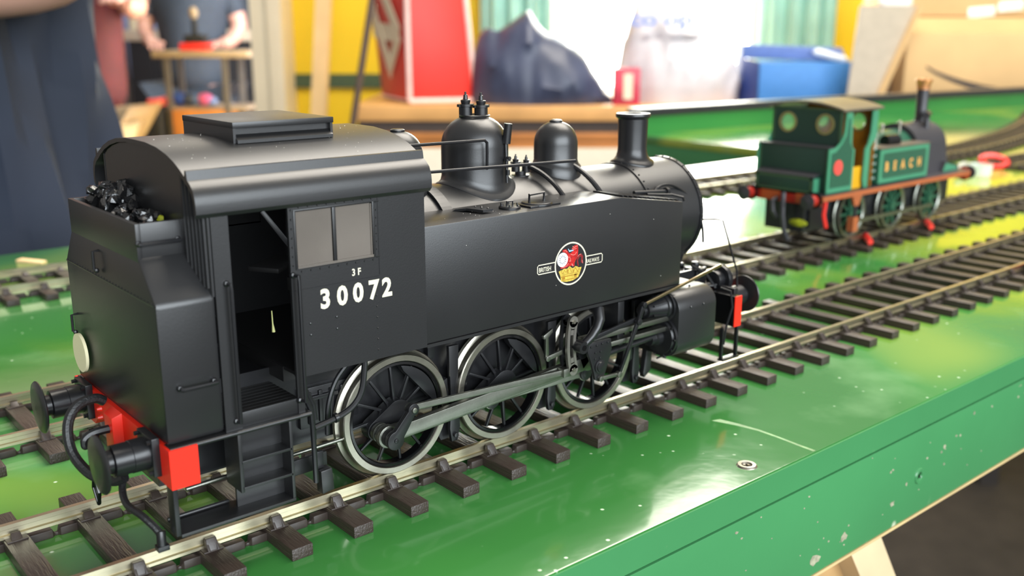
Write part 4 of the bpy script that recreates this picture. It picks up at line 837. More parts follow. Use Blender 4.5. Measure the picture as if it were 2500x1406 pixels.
MB().lathe((298.3, Y(-22.4), 41.5), (0, -1, 0), [(0, 0), (3.9, 0), (3.9, .5), (0, .6)], 28).build('red_disc', M['coralred'], T)
def holed(x0, x1, m, nm):       # cab end with two round windows
    hs = []
    for yc in (Y(-11.5), Y(11.5)): hs.append([(yc+4.3*math.cos(t), 63+4.3*math.sin(t)) for t in [k*2*math.pi/16 for k in range(16)]])
    mb = MB()
    for yc, ya, yb in ((Y(-11.5), Y(-21.4), Y(0)), (Y(11.5), Y(0), Y(21.4))):
        rect = []; n = 16
        for k in range(n):
            t = k*2*math.pi/n; c_, s_ = math.cos(t), math.sin(t); cand = []
            if c_ > 1e-6: cand.append((yb-yc)/c_)
            if c_ < -1e-6: cand.append((ya-yc)/c_)
            if s_ > 1e-6: cand.append((71.0-63)/s_)
            if s_ < -1e-6: cand.append((52-63)/s_)
            d_ = min(cand); rect.append((yc+d_*c_, 63+d_*s_))
        cor = [(ya, 52), (yb, 52), (yb, 71), (ya, 71)]
        for k in range(n):
            j = (k+1) % n; t0 = k*2*math.pi/n; t1 = (k+1)*2*math.pi/n
            q_ = [(yc+4.3*math.cos(t0), 63+4.3*math.sin(t0)), rect[k]]
            for c0 in cor:
                an = math.atan2(c0[1]-63, c0[0]-yc) % (2*math.pi)
                if t0 < an < t1: q_.append(c0)
            q_ += [rect[j], (yc+4.3*math.cos(t1), 63+4.3*math.sin(t1))]
            mb.prism(q_, 'x', x0, x1)
    o = mb.build(nm, m, T)
    for yc in (Y(-11.5), Y(11.5)):
        MB().lathe((x0-.5, yc, 63), (1, 0, 0), [(4.3, 0), (5.5, 0), (5.5, .6), (4.3, .6), (4.3, 0)], 24, close=False).build('window_ring', M['brassy'], o)
        MB().lathe((x0+.3, yc, 63), (1, 0, 0), [(0, 0), (4.3, 0), (4.3, .1), (0, .1)], 24).build('round_pane', M['tpane'], o)
    return o
holed(301, 301.8, M['tdark'], 'cab_back'); cf = holed(333.4, 334.2, M['amber'], 'cab_front')
MB().box(333.4, 334.2, Y(-21.4), Y(21.4), 28.2, 52).build('cab_front_lower', M['amber'], T)
MB().box(300.6, 301, Y(-21), Y(21), 70.2, 71.2).box(300.6, 301, Y(-21.2), Y(-20), 53, 70.5).box(300.6, 301, Y(20), Y(21.2), 53, 70.5).build('back_lining', M['olive'], T)
MB().box(313, 325, Y(-20.6), Y(-19.8), 28.3, 40).box(312.4, 313, Y(-20.5), Y(20), 28.3, 50).build('inner_panel', M['yellow'], T)
vs = []; fs = []; n = 16
for X in (298.5, 337.5):
    for dz in (0, 1.1):
        for k in range(n+1): yy = -23.6+47.2*k/n; vs.append((X, Y(yy), 70.2+3.6*(1-(yy/23.6)**2)+dz))
for k in range(n):
    a, b, c_, d_ = k, n+1+k, 2*(n+1)+k, 3*(n+1)+k
    fs += [(a, a+1, b+1, b), (c_, c_+1, d_+1, d_), (b, b+1, d_+1, d_), (a, a+1, c_+1, c_)]
fs += [(0, n+1, 3*(n+1), 2*(n+1)), (n, 2*n+1, 4*n+3, 3*n+2)]
MB().add(vs, fs).build('cab_roof', M['grey'], T)
# tanks with bordered panel and lettering
for s in (-1, 1):
    tk = MB().box(339.5, 394, *sorted((Y(22.3*s), Y(9*s))), 28.6, 47.8).build('side_tank', M['tgreen'], T, bevel=.8)
    yo = Y(22.35*s)
    MB().prism([(340, 29), (393.6, 29), (393.6, 47.4), (340, 47.4)], 'y', yo, yo+s*.1).build('tank_border', M['tpale'], tk)
    MB().prism([(343.4, 32.6), (344.6, 31.4), (389.2, 31.4), (390.4, 32.6), (390.4, 44.2), (389.2, 45.4), (344.6, 45.4), (343.4, 44.2)], 'y', yo+s*.1, yo+s*.2).build('tank_panel', M['tgreen'], tk)
    if s < 0:
        for ch_, x0 in zip('BEACH', (346.2, 354.9, 363.2, 372.0, 381.2)):
            text('name_letter', ch_, M['gold'], tk, lambda a, b, x0=x0: (x0+a, yo-.24, 35.6+b), 5.0, bold=.045, xs=.8)
    MB().box(339.4, 394, *sorted((Y(22.5*s), Y(8*s))), 47.8, 48.6).build('tank_top', M['grey'], tk)
MB().lathe((334, Y(0), 42), (1, 0, 0), [(12.6, 0), (12.6, 61)], 40).build('boiler', M['tgreen'], T)
sb = MB().lathe((394.5, Y(0), 42.5), (1, 0, 0), [(15.2, 0), (15.2, 34.5), (14.2, 35.6), (7, 36.8), (0, 37.4)], 40).build('smokebox', M['smoke'], T)
MB().prism([(Y(-18), 28.2), (Y(18), 28.2), (Y(15.2), 44), (Y(-15.2), 44)], 'x', 394.5, 428).build('smokebox_side', M['smoke'], T)
MB().prism([(418, 28.2), (440, 28.2), (439, 31.0), (422, 34.5)], 'y', Y(-19), Y(-14.5)).build('front_wing', M['smoke'], T)
MB().prism([(420, 28.6), (438, 28.6), (437, 30.6), (423, 33.4)], 'y', Y(-19.1), Y(-19.0)).build('wing_panel', M['tpale'], T)
MB().lathe((423, Y(0), 56), (0, 0, 1), [(5.0, 0), (3.9, 1.5), (3.3, 3.6), (3.5, 22), (3.9, 22.2)], 24).build('chimney', M['smoke'], T)
MB().lathe((423, Y(0), 76.5), (0, 0, 1), [(3.9, 0), (4.0, 2.6), (4.4, 4), (5.0, 5.4), (4.7, 6.2), (3.2, 6.2), (3.0, 4)], 24, close=False).build('chimney_cap', M['copper'], T)
MB().cyl((415, Y(-9), 49), (415, Y(-8), 61), 1.8).cyl((412, Y(-9), 61.8), (420, Y(-6), 62.4), 2.2).build('brake_pump', M['smoke'], T)
MB().cyl((358, Y(-14), 50.6), (369, Y(-15), 50.6), 3.4, n=16).build('condenser_pipe', M['blackgloss'], T)
MB().lathe((366, Y(0), 54), (0, 0, 1), [(5, 0), (4.2, 2), (4.2, 4), (2, 6.4), (0, 6.8)], 20).build('dome', M['tgreen'], T)
vb = MB()
for x, y, z in ((352, -12, 53.6), (372, -4, 57), (388, -6, 58)): vb.cyl((x, Y(y), 48), (x, Y(y), z), .7).ball((x, Y(y), z+.8), 1.3, 10)
vb.build('brass_valve', M['steel'], T)
for z in (32, 36, 40, 44, 48): MB().cyl((334.6, Y(-18.6), z), (337.6, Y(-21), z), 1.3, n=10).build('side_bolt', M['tgreen'], T)
MB().cyl((336.5, Y(-17.5), 28.6), (336.5, Y(-17.5), 50), 2.2, n=14).build('brake_cylinder', M['tdark'], T)
# beams and buffers
rb_ = MB().box(284, 285.8, Y(-23), Y(23), 22.4, 28.2).build('buffer_beam', M['tred'], T)
for a, b in ((-16, -8), (2, 14)): MB().box(283.8, 284, Y(a), Y(b), 22.8, 27.8).build('beam_plate', M['tor'], rb_)
MB().box(443, 445, Y(-23), Y(23), 22.4, 28.2).build('front_beam', M['tor'], T)
for x, sg in ((284, -1), (445, 1)):
    for s in (-1, 1):
        o = bpy.data.objects.new('buffer', None); COL.objects.link(o); o.parent = T; o.location = (Vector((x, Y(20*s), 25.4))-Vector((350, G0, 0)))*K
        MB().lathe((x, Y(20*s), 25.4), (sg, 0, 0), [(3.9, 0), (3.9, 1), (3.0, 1.4), (2.6, 5)], 20).build('shank', M['tred'], o)
        MB().lathe((x+sg*7.2, Y(20*s), 25.4), (sg, 0, 0), [(0, -.4), (4.0, 0), (4.1, .6), (0, 1.4)], 24).build('head', M['smoke'], o)
        MB().lathe((x+sg*.6, Y(20*s), 25.4), (sg, 0, 0), [(4.4, 0), (4.4, .9), (3.2, 1.0)], 20, close=False).build('collar', M['blackgloss'], o)
MB().tube([(281.5, Y(-2), 27.5), (280, Y(-3), 24), (279.5, Y(-3.5), 16), (281, Y(-4), 8), (284, Y(-4.6), 2)], 1.3, 8).tube([(283, Y(3), 24), (279, Y(3), 23), (278.6, Y(2), 18), (281, Y(1), 14)], 1.2, 8).build('vacuum_pipe', M['smoke'], T)
MB().box(286, 312, Y(-12), Y(12), 7, 22).build('rear_frame_box', B2, T)
MB().ball((285.6, Y(-9.5), 12), 2.2, 10, (.7, 2.6, 1)).build('pale_lamp', M['lichen'], T)
MB().tube([(292, Y(-21), 24), (291, Y(-21), 17), (294, Y(-21), 10)], 1.0, 6).build('guard_iron', M['redplastic'], T)
MB().prism([(311, 27.4), (322, 27.4), (318.4, 19.5), (314.6, 19.5)], 'y', Y(-24.6), Y(-23.4)).box(314.2, 319, Y(-24.8), Y(-21), 5.5, 13.5).build('cab_step', M['orange'], T)
MB().bar((316.5, Y(-23.8), 20), (316.5, Y(-23.8), 13), 1.6, 1.2, up=(1, 0, 0)).build('step_hanger', M['smoke'], T)
# ------------------------------------------------------------------ the hall behind the layout; u runs along the back wall, v away from the viewer
def RB(mb):                  # meshes drawn as (u, v, z) turned into the room's direction
    m = Matrix(((HR.x, HF.x, 0, CAM.x), (HR.y, HF.y, 0, CAM.y), (0, 0, 1, 0), (0, 0, 0, 1))); return mb.tf(m)
def rbuild(mb, name, m, parent=None, bevel=0, label=None, cat=None, group=None, kind=None, smooth=True, loc=None):
    if parent is None and loc is None: loc = (0, 0, 0)
    o = RB(mb).build(name, m, parent, bevel=bevel, smooth=smooth, loc=(RM(*loc) if loc is not None and parent is None else None)); return tag(o, label, cat, group, kind)
def rthing(name, loc, label, cat, group=None): return thing(name, RM(*loc), label, cat, group)
FZ = -1100
M['floor'] = mat('brown_hall_floor', (176, 118, 70), .4, vary=.12, nscale=3); M['darkfloor'] = mat('dark_carpet_tile', (62, 56, 50), .9, vary=.12, nscale=14)
M['yellowwall'] = mat('yellow_wall_paint', (232, 196, 24), .6, vary=.03, nscale=3); M['dado'] = mat('dark_green_dado', (66, 84, 56), .6, vary=.05)
M['cream'] = mat('cream_paint', (232, 218, 188), .55, vary=.04, nscale=5); M['creamtimber'] = mat('cream_timber', (236, 200, 140), .55, vary=.06, nscale=9)
M['peach'] = mat('hall_far_wall', (214, 180, 140), .7, vary=.06, nscale=2); M['skylight'] = mat('bright_daylight', (244, 250, 255), .5, emit=18, vary=0)
M['curtain'] = mat('turquoise_curtain', (150, 200, 192), .8, vary=.05, nscale=12); M['windowframe'] = mat('white_window_frame', (235, 238, 236), .4)
M['glass'] = mat('window_glass', (255, 255, 255), .02, alpha=.08)
WV = 3300
u0 = at(690, 200, WV)[0]; uw0 = at(1320, 0, WV)[0]; uw1 = at(1880, 0, WV)[0]; zs = at(1600, 262, WV)[1]; ZT = 1300; CZ = 1500
rbuild(MB().box(-14000, 9000, -5000, 17000, FZ-20, FZ), 'floor', M['floor'], kind='structure')
rbuild(MB().box(-3500, 9000, -5000, 3280, FZ-15, FZ+3), 'floor_carpet', M['darkfloor'], kind='structure')
for nm, a, b, c, d in (('wall_back', u0, uw0, FZ, CZ), ('wall_back', uw1, 4200, FZ, CZ), ('wall_back', uw0, uw1, FZ, zs), ('wall_back', uw0, uw1, ZT, CZ)):
    rbuild(MB().box(a, b, WV, WV+120, c, d), nm, M['yellowwall'], kind='structure')
za, zb = at(800, 180, WV)[1], at(800, 214, WV)[1]
rbuild(MB().box(u0, uw0, WV-14, WV, zb, za), 'trim_1', M['dado'], kind='structure')
w = rbuild(MB().box(uw0, uw1, WV+50, WV+70, zs, zs+45).box(uw0, uw1, WV+50, WV+70, ZT-45, ZT).box(uw0, uw0+45, WV+50, WV+70, zs, ZT).box(uw1-45, uw1, WV+50, WV+70, zs, ZT), 'window_1', M['windowframe'], kind='structure')
rbuild(MB().box(uw0+40, uw1-40, WV+58, WV+62, zs+40, ZT-40), 'pane', M['glass'], w)
rbuild(MB().box(uw0-900, uw1+900, WV+700, WV+710, zs-300, ZT+500), 'bright_sky', M['skylight'], kind='structure')
rbuild(MB().box(-9000, 5000, 16500, 16600, FZ, 1900), 'wall_far', M['peach'], kind='structure')
# door frame post between the room and the hall
pa, pb = at(612, 100, 3150)[0], at(692, 100, 3150)[0]
rbuild(MB().box(pa, pb-45, 3150, 3300, FZ, CZ).box(pb-45, pb, 3130, 3300, FZ, CZ), 'door_1', M['cream'], kind='structure', bevel=2)
c1, z1 = at(788, 0, 2900); c2, z2 = at(777, 262, 2900)
k = (c1-c2)/(z1-z2)
bt = rbuild(MB().hexa([(c2+k*(FZ-z2)-22, 2900, FZ), (c2+k*(FZ-z2)+22, 2900, FZ), (c2+k*(FZ-z2)+22, 2935, FZ), (c2+k*(FZ-z2)-22, 2935, FZ)], [(c1+k*(700-z1)-22, 2900, 700), (c1+k*(700-z1)+22, 2900, 700), (c1+k*(700-z1)+22, 2935, 700), (c1+k*(700-z1)-22, 2935, 700)]), 'timber_batten', M['creamtimber'], label='upright cream timber batten leaning before the yellow wall', cat='batten')
a, za_ = at(908, 0, 2270); b, zb_ = at(862, 300, 2270); k = (a-b)/(za_-zb_)
rbuild(MB().cyl((b+k*(FZ-zb_), 2270, FZ), (a+k*(500-za_), 2270, 500), 8), 'dark_pole', mat('dark_brown_pole', (84, 66, 54), .5), label='thin dark pole leaning beside the left end of the wooden bench', cat='pole')
# curtains
def curtain(px0, px1, lab, amp=16, v=3190, zb=None, seed=0):
    ua, ub = at(px0, 0, v)[0], at(px1, 0, v)[0]; n = 60; vs = []; zz = [zb, 900]
    r_ = random.Random(seed); ph = r_.random()*6
    for z in zz:
        for i in range(n+1):
            t = i/n; vs.append((ua+(ub-ua)*t, v+amp*math.sin(t*22+ph)+amp*.6*math.sin(t*51+ph*2), z))
    vs += [(a, b+5, c) for a, b, c in vs]
    N_ = 2*(n+1); fs = []
    for i in range(n): fs += [(i, i+1, n+2+i, n+1+i), (N_+i, N_+n+1+i, N_+n+2+i, N_+i+1), (i, N_+i, N_+i+1, i+1), (n+1+i, n+2+i, N_+n+2+i, N_+n+1+i)]
    fs += [(0, n+1, N_+n+1, N_), (n, N_+n, N_+2*n+1, 2*n+1)]
    return rbuild(MB().add(vs, fs), 'curtain', M['curtain'], label=lab, cat='curtain', group='turquoise window curtains', loc=((ua+ub)/2, v, 900))
curtain(1172, 1345, 'turquoise curtain at the left side of the window, behind the navy bag', zb=at(1200, 240, 3190)[1], seed=1)
curtain(1858, 2040, 'turquoise curtain at the right side of the window, above the blue box', zb=at(1900, 250, 3190)[1], seed=3)
# wooden bench under the window
M['bench'] = mat('honey_bench_wood', (214, 160, 96), .5, vary=.12, nscale=8); M['benchdark'] = mat('shaded_bench_gap', (78, 66, 58), .6); M['bench2'] = mat('brown_bench_wood', (190, 122, 60), .5, vary=.12, nscale=8)
M['darkcloth0'] = mat('dark_bench_leg', (50, 44, 40), .8); M['laminate'] = mat('cream_cloth', (238, 230, 208), .7, vary=.02)
BV = 2300
def Z(py, v=BV): return at(1200, py, v)[1]
def U(px, v=BV): return at(px, 260, v)[0]
bt = rthing('wooden_bench', (400, 2500, FZ), 'long honey wood bench with cream front under the window', 'bench')
ul, ur = U(858), U(2800)
rbuild(MB().hexa([(ul, BV, Z(296)), (ur, BV, Z(296)), (ur, 3100, Z(296)), (ul, 3100, Z(296))], [(ul, BV, Z(258)), (ur, BV, Z(258)), (ur, 3100, Z(258)), (ul, 3100, Z(258))]), 'bench_top', M['bench'], bt, bevel=3)
rbuild(MB().box(ul+12, ur, BV+14, 3080, Z(327), Z(296)), 'recess', M['benchdark'], bt)
rbuild(MB().box(ul+4, ur, BV+4, 3080, Z(345), Z(325)), 'rail', M['bench2'], bt, bevel=2)
rbuild(MB().box(ul+4, ur, BV+2, 3080, Z(362), Z(347)), 'rail', M['bench2'], bt, bevel=2)
rbuild(MB().box(ul+4, ur, BV+8, 3080, Z(349), Z(343)), 'rail_gap', M['benchdark'], bt)
rbuild(MB().box(ul+4, ur, BV-3, 3080, Z(362)-230, Z(362)), 'cream_front', M['laminate'], bt); rbuild(MB().box(ul+120, ul+170, 2500, 2550, FZ, Z(362)-230).box(ur-170, ur-120, 2500, 2550, FZ, Z(362)-230), 'leg', M['darkcloth0'], bt)
TOPZ = Z(258)
# red bag
M['bagred'] = mat('red_woven_bag', (220, 42, 26), .45, vary=.08, nscale=14); M['piping'] = mat('white_piping', (240, 200, 190), .5)
bag = rthing('shopping_bag', (at(1040, 240, 2360)[0], 2450, TOPZ), 'large red shopping bag with white edge piping and white double arrow', 'bag')
A_ = Vector((at(1000, 250, 2340)[0], 2345, TOPZ+7)); B_ = Vector((at(1162, 240, 2390)[0], 2385, TOPZ+7)); C_ = Vector((at(932, 215, 2600)[0], 2600, TOPZ+7))
D_ = B_+C_-A_; HT = 330
def up_(p, dx, dv=0): return p+Vector((dx, dv, HT))
a1, b1, c1_, d1 = up_(A_, -2), up_(B_, -32, 10), up_(C_, -30), up_(D_, -40)
rbuild(MB().hexa([A_, B_, D_, C_], [a1, b1, d1, c1_]), 'bag_body', M['bagred'], bag, bevel=6)
pp = MB()
for p, q in ((A_, a1), (B_, b1), (A_, B_), (a1, b1), (a1.lerp(A_, .17), b1.lerp(B_, .17)), (A_, C_)): pp.tube([p, p.lerp(q, .5), q], 6.5 if q is not C_ else 3, 8)
rbuild(pp, 'piping', M['piping'], bag)
n_ = (a1-A_).cross(C_-A_).normalized(); n_ = n_ if n_.y < 0 or n_.x < 0 else -n_
def onside(s, t): return A_.lerp(C_, s).lerp(a1.lerp(c1_, s), t)
ar = MB()
def strip(p, q, w_=.0):
    P, Q = Vector(p), Vector(q); d_ = (Q-P).normalized(); nn = Vector((-d_.y, d_.x))*.06
    quad = [onside(*(P+nn)), onside(*(Q+nn)), onside(*(Q-nn)), onside(*(P-nn))]
    side = (C_-A_).cross(Vector((0, 0, 1))).normalized()
    if side.y > 0: side = -side
    ar.hexa([v+side*1.5 for v in quad], [v+side*4 for v in quad])
for p, q in (((.22, .46), (.60, .76)), ((.22, .46), (.60, .20)), ((.98, .50), (.22, .46)), ((.98, .70), (.52, .18)), ((.98, .70), (.86, .62))): strip(p, q)
rbuild(ar, 'double_arrow', M['cream'], bag)
# slumped navy bag
def lump(name, px0, px1, v, outline, depth, m, label, cat, z0=None, wr=6, seed=0, parent=None):
    ua, ub = at(px0, 250, v)[0], at(px1, 250, v)[0]; z0 = TOPZ if z0 is None else z0; n = 44; m_ = 20; vs = []
    for i in range(n+1):
        t = i/n; px = px0+(px1-px0)*t
        for j in range(len(outline)-1):
            if outline[j][0] <= px <= outline[j+1][0]: f = (px-outline[j][0])/(outline[j+1][0]-outline[j][0]); py = outline[j][1]*(1-f)+outline[j+1][1]*f
        h = max(2, at(px, py, v)[1]-z0); w_ = depth*math.sqrt(max(.02, 1-(2*t-1)**2))
        for k2 in range(m_+1):
            a = math.pi*k2/m_; vs.append(Vector((ua+(ub-ua)*t, v-w_*math.cos(a)*(1 if k2 not in (0, m_) else .9), z0+h*math.sin(a)**.72)))
    for q_ in vs:
        nv = noise.noise(Vector((q_.x*.012+seed, q_.y*.012, q_.z*.02)))+.6*noise.noise(Vector((q_.x*.03+seed, q_.y*.03, q_.z*.04)))
        if q_.z > z0+4: q_.z += nv*wr; q_.y += nv*wr*1.5
    R_ = m_+1; fs = [(i*R_+k2, (i+1)*R_+k2, (i+1)*R_+k2+1, i*R_+k2+1) for i in range(n) for k2 in range(m_)]
    fs += [tuple(range(R_)), tuple(n*R_+k2 for k2 in range(m_, -1, -1)), tuple([i*R_ for i in range(n+1)]+[i*R_+m_ for i in range(n, -1, -1)])]
    return rbuild(MB().add(vs, fs), name, m, parent, label=label, cat=cat, loc=((ua+ub)/2, v, z0))
M['navy'] = mat('navy_nylon', (58, 64, 86), .42, vary=.12, nscale=12, bump=.0)
lump('navy_bag', 1154, 1495, 2395, [(1150, 160), (1168, 95), (1190, 72), (1215, 75), (1240, 58), (1290, 26), (1315, 62), (1335, 82), (1380, 98), (1425, 138), (1455, 185), (1478, 228), (1495, 245)], 92, M['navy'], 'slumped navy nylon bag on the bench, right of the red bag', 'bag', wr=10)
M['poly'] = mat('white_polythene', (206, 202, 206), .3, alpha=.93, vary=.05, nscale=14)
pb_ = lump('carrier_bag', 1504, 1798, 2440, [(1500, 190), (1530, 60), (1545, 10), (1600, -10), (1700, -10), (1730, 60), (1760, 90), (1790, 150), (1806, 235)], 110, M['poly'], 'translucent white carrier bag with faded blue lettering before the window', 'bag', wr=14, seed=5)
uu, zz_ = at(1540, 62, 2290); M['fadeblue'] = mat('faded_blue_print', (120, 140, 205), .5)
RBm = lambda u, v, z: RM(u, v, z)
for w_, o_ in (('co', 0), ('op', 78)): text('bag_lettering', w_, M['fadeblue'], pb_, lambda a, b, o_=o_: RM(uu+a+o_, 2318, zz_+b), 34, bold=.03, xs=1.35)
bxr = rthing('drinks_carton', (at(1530, 240, 2330)[0], 2330, TOPZ), 'red and white carton at the left foot of the carrier bag', 'carton')
ra, rb2 = at(1498, 240, 2310)[0], at(1562, 240, 2310)[0]
rbuild(MB().box(ra, rb2, 2308, 2350, TOPZ, at(1530, 166, 2310)[1]), 'carton_body', mat('carton_red', (206, 52, 74), .4, vary=.2, nscale=30), bxr, bevel=2)
rbuild(MB().box(ra+22, rb2-18, 2306, 2308, TOPZ+14, at(1530, 180, 2310)[1]), 'white_label', M['cream'], bxr)
# blue box
M['blue'] = mat('royal_blue_card', (58, 122, 190), .5, vary=.03); M['blued'] = mat('dark_blue_card', (34, 66, 150), .5); M['bluel'] = mat('blue_lid', (88, 112, 168), .5)
bb_ = rthing('blue_box', (at(1970, 240, 2330)[0], 2400, TOPZ), 'royal blue storage box with dark blue end, right of the carrier bag', 'box')
q0, q1, q2 = at(1806, 240, 2420)[0], at(1850, 240, 2320)[0], at(2098, 240, 2320)[0]; zt = at(1950, 152, 2320)[1]
rbuild(MB().box(q1, q2, 2320, 2480, TOPZ, zt), 'box_body', M['blue'], bb_, bevel=3)
rbuild(MB().hexa([(q0, 2420, TOPZ), (q1-1, 2322, TOPZ), (q1-1, 2480, TOPZ), (q0, 2480, TOPZ)], [(q0, 2420, zt+8), (q1-1, 2322, zt), (q1-1, 2480, zt), (q0, 2480, zt+8)]), 'box_end', M['blued'], bb_)
rbuild(MB().hexa([(q0, 2420, zt+6), (q2-26, 2345, zt+2), (q2-30, 2480, zt+2), (q0, 2480, zt+6)], [(q0, 2422, zt+40), (q2-40, 2350, zt+32), (q2-40, 2480, zt+32), (q0, 2480, zt+40)]), 'box_lid', M['bluel'], bb_, bevel=3)
wp = MB()
for i in range(5): wp.ball((at(2000+i*14, 130, 2340)[0], 2342, at(2000, 128+i*4, 2340)[1]), 11, 8, (1.3, .8, .8))
rbuild(wp, 'crumpled_tissue', mat('white_tissue', (225, 228, 230), .7), label='crumpled white tissue on the lid of the blue box', cat='tissue')
# cardboard boxes
M['card'] = mat('brown_cardboard', (204, 168, 118), .8, vary=.05, nscale=8); M['card2'] = mat('cardboard_top', (184, 148, 100), .8, vary=.05, nscale=8); M['greycard'] = mat('grey_board', (178, 166, 148), .7, vary=.04); M['carddark'] = mat('cardboard_shade', (120, 94, 72), .8)
M['tape'] = mat('white_tape', (236, 232, 224), .4); M['print'] = mat('dark_card_print', (62, 54, 50), .7)
cb = rthing('cardboard_box', (at(2350, 240, 2250)[0], 2400, TOPZ), 'large brown cardboard box printed with a curved dark smile arrow', 'box')
g0, g1 = at(2205, 200, 2250)[0], at(2720, 200, 2250)[0]; zt2 = at(2350, 80, 2250)[1]; zb2 = TOPZ
rbuild(MB().box(g0, g1, 2250, 2600, zb2, zt2), 'box_body', M['card'], cb, bevel=4)
rbuild(MB().hexa([(g0-6, 2262, zt2), (g1, 2262, zt2), (g1, 2600, zt2), (g0, 2600, zt2)], [(g0+8, 2300, at(2300, 42, 2300)[1]), (g1, 2300, at(2300, 42, 2300)[1]), (g1, 2600, at(2300, 42, 2300)[1]), (g0+8, 2600, at(2300, 42, 2300)[1])]), 'box_top', M['card2'], cb, bevel=3)
arcpts = []
for i in range(25):
    t = i/24; px = 2262+520*t; py = 162+62*math.sin(math.pi*min(1, t*1.02))**.8; w2 = 3+12*math.sin(math.pi*min(1, t*1.15+.02)) if t < .85 else 8
    arcpts.append((px, py, w2))
sm = MB()
for (p1, y1, w1), (p2, y2, w2) in zip(arcpts, arcpts[1:]):
    A1 = at(p1, y1-w1*.3, 2249); A2 = at(p2, y2-w2*.3, 2249); B1 = at(p1, y1+w1, 2249); B2_ = at(p2, y2+w2, 2249)
    sm.hexa([(A1[0], 2248.5, A1[1]), (A2[0], 2248.5, A2[1]), (B2_[0], 2248.5, B2_[1]), (B1[0], 2248.5, B1[1])], [(A1[0], 2250, A1[1]), (A2[0], 2250, A2[1]), (B2_[0], 2250, B2_[1]), (B1[0], 2250, B1[1])])
rbuild(sm, 'smile_arrow', M['print'], cb, smooth=False)
ub_ = rthing('cardboard_box', (at(2350, 20, 2330)[0], 2450, at(2350, 42, 2300)[1]), 'upper brown cardboard box with strips of white tape', 'box')
zu = at(2350, 42, 2300)[1]+2
rbuild(MB().box(g0+10, g1, 2305, 2590, zu, zu+140), 'box_body', M['card'], ub_, bevel=4)
for pxa, pxb, pya, pyb in ((2362, 2430, 16, 44), (2436, 2500, 2, 30)):
    uA, zA = at(pxa, pyb, 2303); uB, zB = at(pxb, pya, 2303); rbuild(MB().hexa([(uA, 2302, zA), (uB, 2302, zB-20), (uB, 2304.5, zB-20), (uA, 2304.5, zA)], [(uA, 2302, zA+22), (uB, 2302, zB+2), (uB, 2304.5, zB+2), (uA, 2304.5, zA+22)]), 'tape', M['tape'], ub_, bevel=1)
fl_ = rthing('card_flap', (at(2110, 230, 2290)[0], 2300, TOPZ), 'tall grey card sheet leaning against the cardboard box', 'card')
P = [at(2048, 240, 2290), at(2112, 240, 2290), at(2225, 15, 2290), at(2082, 15, 2290)]
rbuild(MB().prism([(P[0][0], TOPZ), (P[1][0], TOPZ), (P[2][0], P[2][1]), (P[3][0], P[3][1])], 'y', 2240, 2246), 'card_sheet', M['greycard'], fl_)
P2 = [at(2112, 240, 2280), at(2126, 240, 2280), at(2232, 15, 2280), at(2222, 15, 2280)]
rbuild(MB().prism([(P2[0][0], TOPZ), (P2[1][0], TOPZ), P2[2], P2[3]], 'y', 2228, 2247), 'card_edge', M['card'], fl_)
rbuild(MB().box(at(2128, 200, 2290)[0], g0-2, 2312, 2345, TOPZ, zt2), 'shaded_side', M['carddark'], cb)  # slab whose dark colour holds the shade at the box's left end
rbuild(MB().ball((at(2190, 5, 2330)[0], 2320, at(2190, 5, 2320)[1]), 38, 12, (1.2, .5, .7)), 'crumpled_paper', M['tissue'] if 'tissue' in M else mat('white_paper', (226, 224, 222), .6), label='crumpled white paper on top of the grey card sheet', cat='paper')

# ------------------------------------------------------------------ people
M['skin'] = mat('skin', (198, 150, 134), .5, vary=.04, nscale=30); M['trouser'] = mat('navy_cloth', (26, 34, 50), .8, vary=.1, nscale=9)
M['maroon'] = mat('maroon_cloth', (84, 24, 34), .8, vary=.08, nscale=14); M['beige'] = mat('beige_trousers', (176, 156, 124), .8, vary=.06); M['darkcloth'] = mat('charcoal_cloth', (52, 60, 72), .8, vary=.08); M['hair'] = mat('brown_hair', (84, 64, 46), .7)
def skin(name, joints, edges, m, parent, root=0, sub=2):
    me = bpy.data.meshes.new(name); org = gpos(parent)
    me.from_pydata([Vector(j[0])*K-org for j in joints], edges, []); me.materials.append(m)
    o = bpy.data.objects.new(name, me); COL.objects.link(o); o.parent = parent
    sk = o.modifiers.new('skin', 'SKIN'); sk.use_smooth_shade = True
    if not me.skin_vertices: 
        bm = bmesh.new(); bm.from_mesh(me); bm.verts.layers.skin.verify(); bm.to_mesh(me); bm.free()
    for i, j in enumerate(joints):
        r_ = j[1] if isinstance(j[1], tuple) else (j[1], j[1])
        me.skin_vertices[0].data[i].radius = (r_[0]*K, r_[1]*K); me.skin_vertices[0].data[i].use_root = (i == root)
    if sub: s_ = o.modifiers.new('sub', 'SUBSURF'); s_.levels = sub; s_.render_levels = sub
    return o
